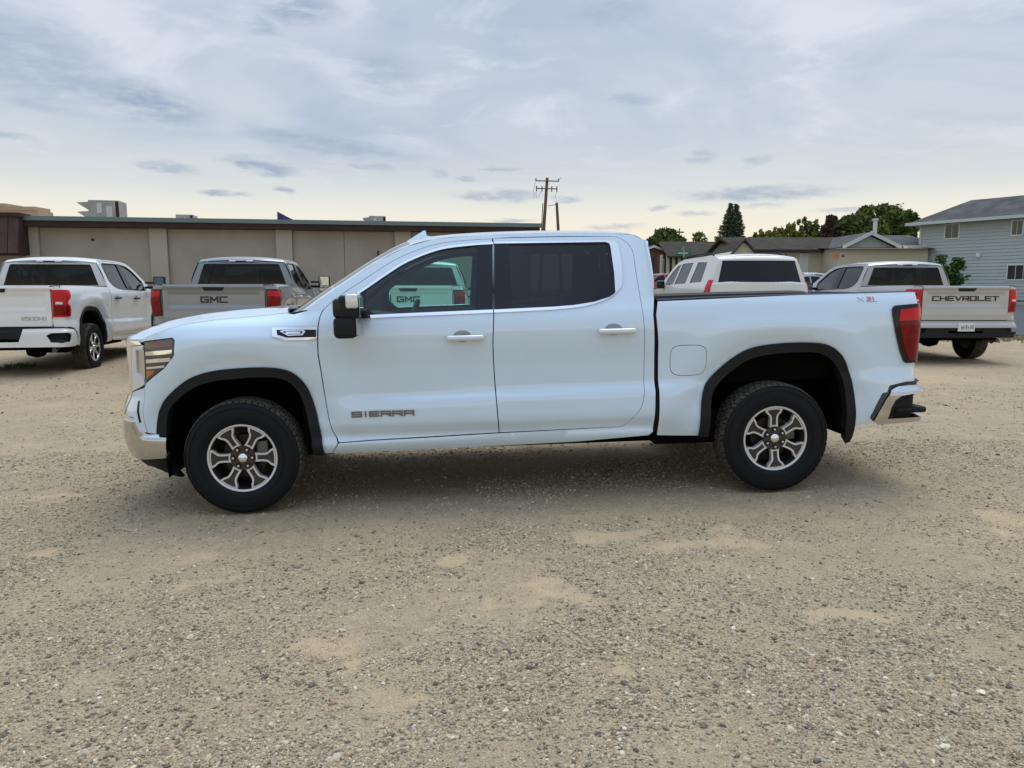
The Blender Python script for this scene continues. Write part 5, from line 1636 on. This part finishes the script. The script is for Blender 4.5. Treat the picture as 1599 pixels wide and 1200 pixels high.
# projecting wing on the right
house_part('wing_wall', G().box(xc - .02, xd + 3.5, YR - 2.5, YR + 1, GZ - .5, eave + .02), 'cream_siding', ranch)
house_part('wing_roof', G().add([(xc - .35, YR - 2.9, eave - .05), (xd + 3.8, YR - 2.9, eave - .05), (xd + 3.8, YR + 3.6, ridge - .05), (xd - .6, YR + 3.6, ridge - .05), (xc - .35, YR - .2, eave + .14)], [(0, 1, 2, 3, 4)]), 'brown_shingle', ranch)
house_part('fascia', G().box(xb - .9, xc - .4, YR - .52, YR - .46, eave - .16, eave + .04), 'brown_fascia', ranch)
dr = house_part('front_door', G().box(X(1248), X(1262), YR - .06, YR + .02, GZ + .0, Zv(1255, 396, YR)), 'white_trim', ranch)
obj('door_panel', G().box(X(1250), X(1260), YR - .09, YR - .061, GZ + .1, Zv(1255, 399, YR)).mesh(), 'pale_trim', dr)
for a, b in ((1200, 1210), (1211, 1223), (1224, 1232)):
    window(ranch, X(a), X(b), Zv(1215, 403, YR), Zv(1215, 395, YR), YR, 1)
obj('house_sign', G().box(X(1300, YR - 2.5), X(1309, YR - 2.5), YR - 2.56, YR - 2.49, Zv(1305, 404, YR - 2.5), Zv(1305, 397, YR - 2.5)).mesh(), 'orange_sign', ranch)
window(ranch, X(1312, YR - 2.5), X(1320, YR - 2.5), Zv(1316, 404, YR - 2.5), Zv(1316, 396, YR - 2.5), YR - 2.5, 1)
# second, darker ranch further left
Y2 = 60.0
h2 = empty('ranch_house', (0, 0, 0)); tag(h2, 'low house with long brown-grey roof and white porch posts behind the street sign', 'house')
X2 = lambda u: X(u, Y2)
e2, r2 = Zv(1060, 399, Y2), Zv(1110, 377.5, Y2 + 4)
house_part('wall', G().box(X2(1034), X2(1150), Y2 + 1.2, Y2 + 8, GZ - .5, e2), 'brown_board', h2)
house_part('roof', gable_roof(G(), X2(1052), X2(1160), Y2 + .3, Y2 + 8, e2 + .1, r2, .5), 'brown_shingle', h2)
for u in (1034, 1044, 1053, 1062, 1071):
    obj('porch_post', G().box(X2(u) - .10, X2(u) + .10, Y2 + .2, Y2 + .4, GZ - .5, e2 + .05).mesh(), 'cream_siding', h2)
for a, b in ((1036, 1042), (1046, 1051), (1055, 1060)):
    window(h2, X2(a), X2(b), e2 - 1.4, e2 - .25, Y2 + 1.2, 1)
# brick gable house
Y3 = 64.0
X3 = lambda u: X(u, Y3)
h3 = empty('brick_house', (0, 0, 0)); tag(h3, 'red brick house with white gable trim just past the cab corner', 'house')
p_, q_ = Zv(1020, 385, Y3), Zv(1047, 394.5, Y3)
xm = X3(1020); hw = X3(1047) - xm
house_part('wall', G().prism([(xm - hw + .2, GZ - .5), (xm + hw - .15, GZ - .5), (xm + hw - .15, q_ - .05), (xm, p_ - .15), (xm - hw + .2, q_ - .05)], 'y', Y3, Y3 + 8), 'brick_red', h3)
house_part('roof', gable_roof(G(), xm - hw + .25, xm + hw - .25, Y3, Y3 + 8, q_ + .08, p_ + .06, .25, .10, 'y'), 'brown_shingle', h3)
for sg in (-1, 1):
    obj('verge_board', G().add([(xm, Y3 - .30, p_ + .09), (xm + sg * hw, Y3 - .30, q_ + .04), (xm + sg * hw, Y3 - .30, q_ - .16), (xm, Y3 - .30, p_ - .11), (xm, Y3 - .24, p_ + .09), (xm + sg * hw, Y3 - .24, q_ + .04), (xm + sg * hw, Y3 - .24, q_ - .16), (xm, Y3 - .24, p_ - .11)], [(0, 1, 2, 3), (4, 7, 6, 5), (0, 4, 5, 1), (3, 2, 6, 7), (1, 5, 6, 2), (0, 3, 7, 4)]).mesh(), 'white_trim', h3)

# grey two-storey house: its long west wall runs towards the camera
EV = 5.45
E1, E2 = at_z(1414, 350, EV), at_z(1599, 336, EV)
gd = (E2 - E1) / np.linalg.norm(E2 - E1); ge = np.array((-gd[1], gd[0]))
if ge[0] < 0: ge = -ge
A0 = E1 + gd * .62 + ge * .62
gl_ = 12.0
best = None
for r_ in np.linspace(2, 7, 101):
    q = E1 + gd * r_ + ge * r_
    uu = W0 + FPX * q[0] / (q[1] * math.cos(PITCH) - (7.0 - CAMH) * math.sin(PITCH))
    if best is None or abs(uu - 1516) < best[0]: best = (abs(uu - 1516), r_, float(atY(1516, 313, q[1])[2]))
HR, ZRID = best[1], best[2]
print('hip', best)
gh = empty('grey_house', (A0[0], A0[1], GZ), math.atan2(gd[1], gd[0])); tag(gh, 'two-storey house with pale blue-grey lap siding and grey shingle roof', 'house')
# local x along the wall towards the camera, local y away from the street (to the east)
def on_wall(u, v):
    d = rayd(u, v)
    A_ = np.array([[d[0], -gd[0]], [d[1], -gd[1]]])
    k, t_ = np.linalg.solve(A_, A0)
    return t_, CAMH + d[2] * k - GZ
ev = EV - GZ - .03
DP = 2 * HR - 1.24
house_part('wall', G().box(0, gl_, .03, DP, -.6, ev), 'grey_siding', gh)
g = G()
z = -.55; k = 0
while z < ev - .02:
    g.add([(0.0, -.012, z), (gl_, -.012, z), (gl_, .024, z + .19), (0.0, .024, z + .19), (0.0, .028, z), (gl_, .028, z)], [(0, 1, 2, 3), (0, 4, 5, 1)])
    z += .19
so = house_part('lap_siding', g, 'grey_siding', gh); so['kind'] = 'stuff'
house_part('corner_board', G().box(-.05, .09, -.035, .05, -.6, ev), 'pale_trim', gh)
oh = .55; zr_ = ZRID - GZ
hp_ = [(-oh, -oh), (gl_ + oh, -oh), (gl_ + oh, DP + oh), (-oh, DP + oh)]
house_part('roof', G().add([(x, y, ev + .03) for x, y in hp_] + [(HR - .62, DP / 2, zr_), (gl_ - HR + .62, DP / 2, zr_)], [(0, 1, 5, 4), (1, 2, 5), (2, 3, 4, 5), (3, 0, 4), (0, 3, 2, 1)]), 'grey_shingle', gh)
house_part('gutter', G().box(-oh - .03, gl_ + oh, -oh - .09, -oh + .02, ev - .10, ev + .07), 'pale_trim', gh)
house_part('end_gutter', G().box(-oh - .09, -oh - .035, -oh - .09, DP + oh, ev - .10, ev + .07), 'pale_trim', gh)
house_part('chimney_pipe', G().tube([(gl_ - HR - .2, DP / 2 - .5, zr_ - .4), (gl_ - HR - .2, DP / 2 - .5, zr_ + .5)], .09, 10), 'pole_metal', gh)
for (ua, va, ub, vb, n) in ((1476, 350, 1498, 373, 2), (1580, 344, 1598, 368, 2), (1573, 413, 1612, 438, 3)):
    t0, z1_ = on_wall(ua, va); t1, z0_ = on_wall(ub, vb)
    window(gh, t0, t1, z0_, z1_, -.015, n, frame='white_trim', f=.07)
t0, z0_ = on_wall(1528, 399)
obj('wall_fitting', G().rbox(t0 - .12, t0 + .12, -.10, .02, z0_ - .12, z0_ + .12, .03, 2).mesh(40), 'white_trim', gh)
# carport wing with gable towards the street
YC = 46.2
XC = lambda u, Y=YC: float(atY(u, 385, Y)[0])
pk = Zv(1355, 362, YC - .3); bs0 = Zv(1312, 384, YC - .3)
cp = empty('carport', (0, 0, 0)); tag(cp, 'open carport with pale green gable and white posts joined to the grey house', 'carport')
cx0, cxm, cx1 = XC(1312), XC(1356), XC(1404)
obj('gable_wall', G().prism([(cx0 + .25, bs0 - .10), (cx1 - .25, bs0 - .10), (cxm, pk - .22)], 'y', YC, YC + .12).mesh(), 'green_siding', cp)
obj('gable_beam', G().box(cx0 + .1, cx1 - .1, YC - .03, YC + .15, bs0 - .30, bs0 - .11).mesh(), 'brown_fascia', cp)
obj('gable_roof', gable_roof(G(), cx0 + .15, cx1 - .15, YC, YC + 5.5, bs0 + .06, pk, .30, .10, 'y').mesh(), 'grey_shingle', cp)
for sg, xe_ in ((-1, cx0), (1, cx1)):
    obj('verge_board', G().add([(cxm, YC - .36, pk + .02), (xe_, YC - .36, bs0 + .0), (xe_, YC - .36, bs0 - .22), (cxm, YC - .36, pk - .20), (cxm, YC - .31, pk + .02), (xe_, YC - .31, bs0), (xe_, YC - .31, bs0 - .22), (cxm, YC - .31, pk - .20)], [(0, 1, 2, 3), (4, 7, 6, 5), (0, 4, 5, 1), (3, 2, 6, 7), (1, 5, 6, 2), (0, 3, 7, 4)]).mesh(), 'pale_trim', cp)
for u, m in ((1323, 'pale_trim'), (1377, 'shutter_brown'), (1402, 'white_trim')):
    obj('post', G().box(XC(u) - .11, XC(u) + .11, YC + .0, YC + .22, GZ - .5, bs0 - .28).mesh(), m, cp)
obj('side_roof', G().add([(cx1 - .35, YC - .2, bs0 + .02), (XC(1474), YC - .2, bs0 + .0), (XC(1418, YC + 2.6), YC + 2.6, pk - .02), (cxm, YC + 2.6, pk - .02)], [(0, 1, 2, 3)]).mesh(), 'grey_shingle', cp)
obj('side_gutter', G().box(cx1 - .30, XC(1474), YC - .30, YC - .19, bs0 - .17, bs0 + .03).mesh(), 'pale_trim', cp)
obj('porch_wall', G().box(cx1 - .2, XC(1474) - .2, YC + 3, YC + 3.2, GZ - .5, bs0 - .05).mesh(), 'shutter_brown', cp)
obj('bracket_lamp', G().rbox(XC(1409) - .1, XC(1409) + .1, YC - .5, YC - .25, bs0 - .32, bs0 - .08, .03, 2).mesh(40), 'white_trim', cp)

# ---- trees
def leaf_cloud(centres, radii, n, size, flat=.0, seed=1):
    r = np.random.default_rng(seed)
    C_ = np.array(centres); Rr = np.array(radii)
    if Rr.ndim == 1: Rr = np.repeat(Rr[:, None], 3, 1)
    pr = (Rr.prod(1)) ** .67; pr = pr / pr.sum()
    k = r.choice(len(C_), n, p=pr)
    d = r.normal(size=(n, 3)); d /= np.linalg.norm(d, axis=1, keepdims=True)
    rad = r.random(n) ** .5 * (.85 + .28 * np.abs(r.normal(size=n)))
    P = C_[k] + d * Rr[k] * rad[:, None]
    a = r.normal(size=(n, 3)); a /= np.linalg.norm(a, axis=1, keepdims=True)
    b = np.cross(a, r.normal(size=(n, 3))); b /= np.linalg.norm(b, axis=1, keepdims=True)
    s = size * r.uniform(.6, 1.4, n)[:, None]
    V = np.stack([P - a * s, P + b * s * .55, P + a * s, P - b * s * .55], 1).reshape(-1, 3)
    return V, np.arange(n * 4).reshape(n, 4)
def mesh_np(V, F):
    me = bpy.data.meshes.new('leaves')
    me.vertices.add(len(V)); me.vertices.foreach_set('co', np.ascontiguousarray(V, dtype=np.float32).ravel())
    me.loops.add(F.size); me.loops.foreach_set('vertex_index', F.ravel().astype(np.int32))
    me.polygons.add(len(F)); me.polygons.foreach_set('loop_start', (np.arange(len(F)) * F.shape[1]).astype(np.int32)); me.polygons.foreach_set('loop_total', np.full(len(F), F.shape[1], np.int32))
    me.update(calc_edges=True)
    return me
def broadleaf(u, v_top, v_bot, hw_px, Y, m, label, seed, n=5000, size=.22, gap=.5, name='broadleaf_tree', wisp=False):
    r = random.Random(seed)
    t = atY(u, v_top, Y); b = atY(u, v_bot, Y)
    hw = hw_px / FPX * Y
    root = empty(name, (t[0], Y, GZ - .3)); tag(root, label, 'tree', 'trees beyond the houses')
    zt, zb = t[2] - GZ + .3, max(b[2] - GZ + .3, 1.5)
    cs, rs = [], []
    if wisp:                                    # several upright shoots, ragged against the sky
        for k in range(9):
            x0_ = (k / 8 * 2 - 1) * hw * .8 + r.uniform(-.2, .2); y0_ = r.uniform(-.5, .5) * hw
            zk = zb + (zt - zb) * (r.uniform(.55, 1.0) if k not in (3, 6) else .97) * (1 - .25 * abs(k / 8 * 2 - 1))
            for j in range(7):
                f = j / 6
                rr = (.52 - .34 * f) * r.uniform(.7, 1.2)
                cs.append((x0_ + r.uniform(-.18, .18) + f * r.uniform(-.2, .3), y0_, zb * .8 + (zk - zb * .8 - rr) * f)); rs.append((rr, rr, rr * 1.3))
    for k in range(0 if wisp else int(26 + hw * 8)):
        a = r.uniform(0, 6.28); f = r.random() ** .6; z = r.uniform(0, 1)
        wz_ = math.sin(math.pi * (.18 + .80 * z)) ** .7
        rr = r.uniform(.13, .36) * min(hw, (zt - zb))
        cs.append((math.cos(a) * f * hw * wz_ * .85, math.sin(a) * f * hw * wz_ * .7, zb + (zt - zb - rr * .7) * z)); rs.append((rr, rr, rr * r.uniform(.6, .95)))
    g = G()
    g.tube([(0, 0, 0), (.1, 0, zb * .6), (0, .1, (zb + zt) / 2), (0, 0, zt * .9)], [.28, .22, .13, .04], 8)
    for c_ in cs[::2]:
        g.tube([(0, 0, zb * .7), (c_[0] * .5, c_[1] * .5, (c_[2] + zb * .7) / 2), c_], [.10, .06, .02], 5)
    obj('trunk', g.mesh(60), 'bark', root)
    V, F = leaf_cloud(cs, rs, int(n * 2.4), size * 1.05, seed=seed)
    o = obj('crown', mesh_np(V, F), m, root); o['kind'] = 'stuff'
def spruce(u, v_top, Y, hw_px, v_base, m, label, seed, n=60):
    r = np.random.default_rng(seed)
    t = atY(u, v_top, Y); b = atY(u, v_base, Y); hw = hw_px / FPX * Y
    root = empty('spruce_tree', (t[0], Y, GZ - .3)); tag(root, label, 'tree', 'trees beyond the houses')
    Ht = t[2] - GZ + .3
    slope = hw / (t[2] - b[2])
    obj('trunk', G().tube([(0, 0, 0), (0, 0, Ht)], [.22, .03], 8).mesh(60), 'bark', root)
    Vs = []
    for k in range(n):
        f = (k + .5) / n
        z = Ht * (1 - f) ** 1.0
        L_ = min(slope * (Ht - z) * 1.05 + .12, hw * 1.15) * r.uniform(.75, 1.12)
        for j in range(9):
            a = j / 9 * 6.283 + k * 2.4 + r.uniform(-.2, .2)
            m_ = max(6, int(L_ * 26))
            s = r.random(m_) ** .7
            w = .10 + .22 * L_ * (1 - s) * .55
            lat = r.normal(0, 1, m_) * w
            dz = -.22 * s * L_ + .10 * s ** 3 * L_ + r.normal(0, .05, m_)
            P = np.stack([np.cos(a) * s * L_ - np.sin(a) * lat, np.sin(a) * s * L_ + np.cos(a) * lat, z + dz], 1)
            d = np.stack([np.cos(a) + r.normal(0, .5, m_), np.sin(a) + r.normal(0, .5, m_), r.normal(-.25, .35, m_)], 1)
            d /= np.linalg.norm(d, axis=1, keepdims=True)
            sd_ = np.cross(d, r.normal(size=(m_, 3))); sd_ /= np.linalg.norm(sd_, axis=1, keepdims=True)
            q = .15 * r.uniform(.6, 1.3, m_)[:, None]
            Vs.append(np.stack([P - d * q, P + sd_ * q * .3, P + d * q, P - sd_ * q * .3], 1).reshape(-1, 3))
    V = np.concatenate(Vs)
    o = obj('crown', mesh_np(V, np.arange(len(V)).reshape(-1, 4)), m, root); o['kind'] = 'stuff'
spruce(1141, 318, 75, 20, 374, 'spruce_leaf', 'tall dark green spruce with a double tip behind the ranch roof', 3)
spruce(1150, 319, 75.6, 17, 374, 'spruce_leaf', 'second spruce tip growing close against the tall dark spruce', 5)
broadleaf(1040, 359, 392, 31, 82, 'dark_leaf', 'round dark green tree behind the red brick house', 11, 5200, .24)
broadleaf(1196, 357, 378, 22, 72, 'yellow_leaf', 'low yellow-green tree behind the cream ranch roof', 13, 2600, .2, wisp=True)
broadleaf(1228, 347, 378, 22, 73, 'yellow_leaf', 'loose yellow-green tree with ragged top behind the ranch roof', 17, 2400, .2, wisp=True)
broadleaf(1262, 338, 378, 26, 74, 'mid_leaf', 'open feathery olive tree, taller than its yellow neighbours', 19, 2600, .2, wisp=True)
broadleaf(1299, 335, 380, 14, 70, 'purple_leaf', 'narrow purple-leaved tree beside the dark grove', 23, 1800, .19)
broadleaf(1325, 338, 378, 26, 73, 'dark_leaf', 'dark green tree just right of the purple-leaved tree', 29, 3800, .22)
broadleaf(1352, 322, 378, 26, 78, 'mid_leaf', 'tall olive-green tree rising above the carport', 31, 4200, .23)
broadleaf(1384, 319, 372, 30, 78, 'mid_leaf', 'broad olive-green tree, highest of the grove above the carport', 37, 5000, .23)
broadleaf(1416, 329, 368, 24, 77, 'dark_leaf', 'dark green tree against the end of the grey roof', 41, 3600, .22)
broadleaf(1092, 361, 386, 14, 95, 'mid_leaf', 'thin half-bare tree between the round tree and the spruce', 43, 260, .16)
# antenna mast and vent pipe
q = atY(1061, 357, 84); am = empty('antenna_mast', (q[0], 84, 0)); tag(am, 'thin mast standing among the round dark tree', 'mast')
obj('mast', G().tube([(0, 0, 0), (0, 0, q[2])], .07, 6).mesh(), 'pole_wood', am); obj('arm', G().box(-.5, .5, -.05, .05, q[2] - .5, q[2] - .35).mesh(), 'pole_wood', am)
q = atY(1345, 350, 52); vp = empty('vent_stack', (q[0], 50, 0)); tag(vp, 'pale metal vent stack above the carport ridge', 'vent')
obj('pipe', G().tube([(0, 0, GZ - .3), (0, 0, q[2] + .05)], .13, 10).mesh(60), 'white_trim', vp); obj('cap', G().tube([(0, 0, q[2] + .05), (0, 0, q[2] + .17)], .2, 10).mesh(60), 'white_trim', vp)
# shrub by the grey house
q = atY(1490, 440, 37.5)
sh = empty('shrub', (q[0], 37.9, GZ - .3)); tag(sh, 'leafy green shrub in front of the grey siding', 'shrub')
b_ = atY(1490, 400, 37.9); hb = b_[2] - GZ + .3
rr_ = random.Random(5)
cs = [(rr_.uniform(-.35, .45), rr_.uniform(-.3, .3), hb * (.25 + .68 * k / 13)) for k in range(14)]
V, F = leaf_cloud(cs, [(.30, .28, .26)] * 14, 1500, .10, seed=8)
obj('stem', G().tube([(0, 0, 0), (.02, 0, hb * .8)], [.04, .015], 6).mesh(), 'bark', sh)
o = obj('foliage', mesh_np(V, F), 'shrub_leaf', sh); o['kind'] = 'stuff'
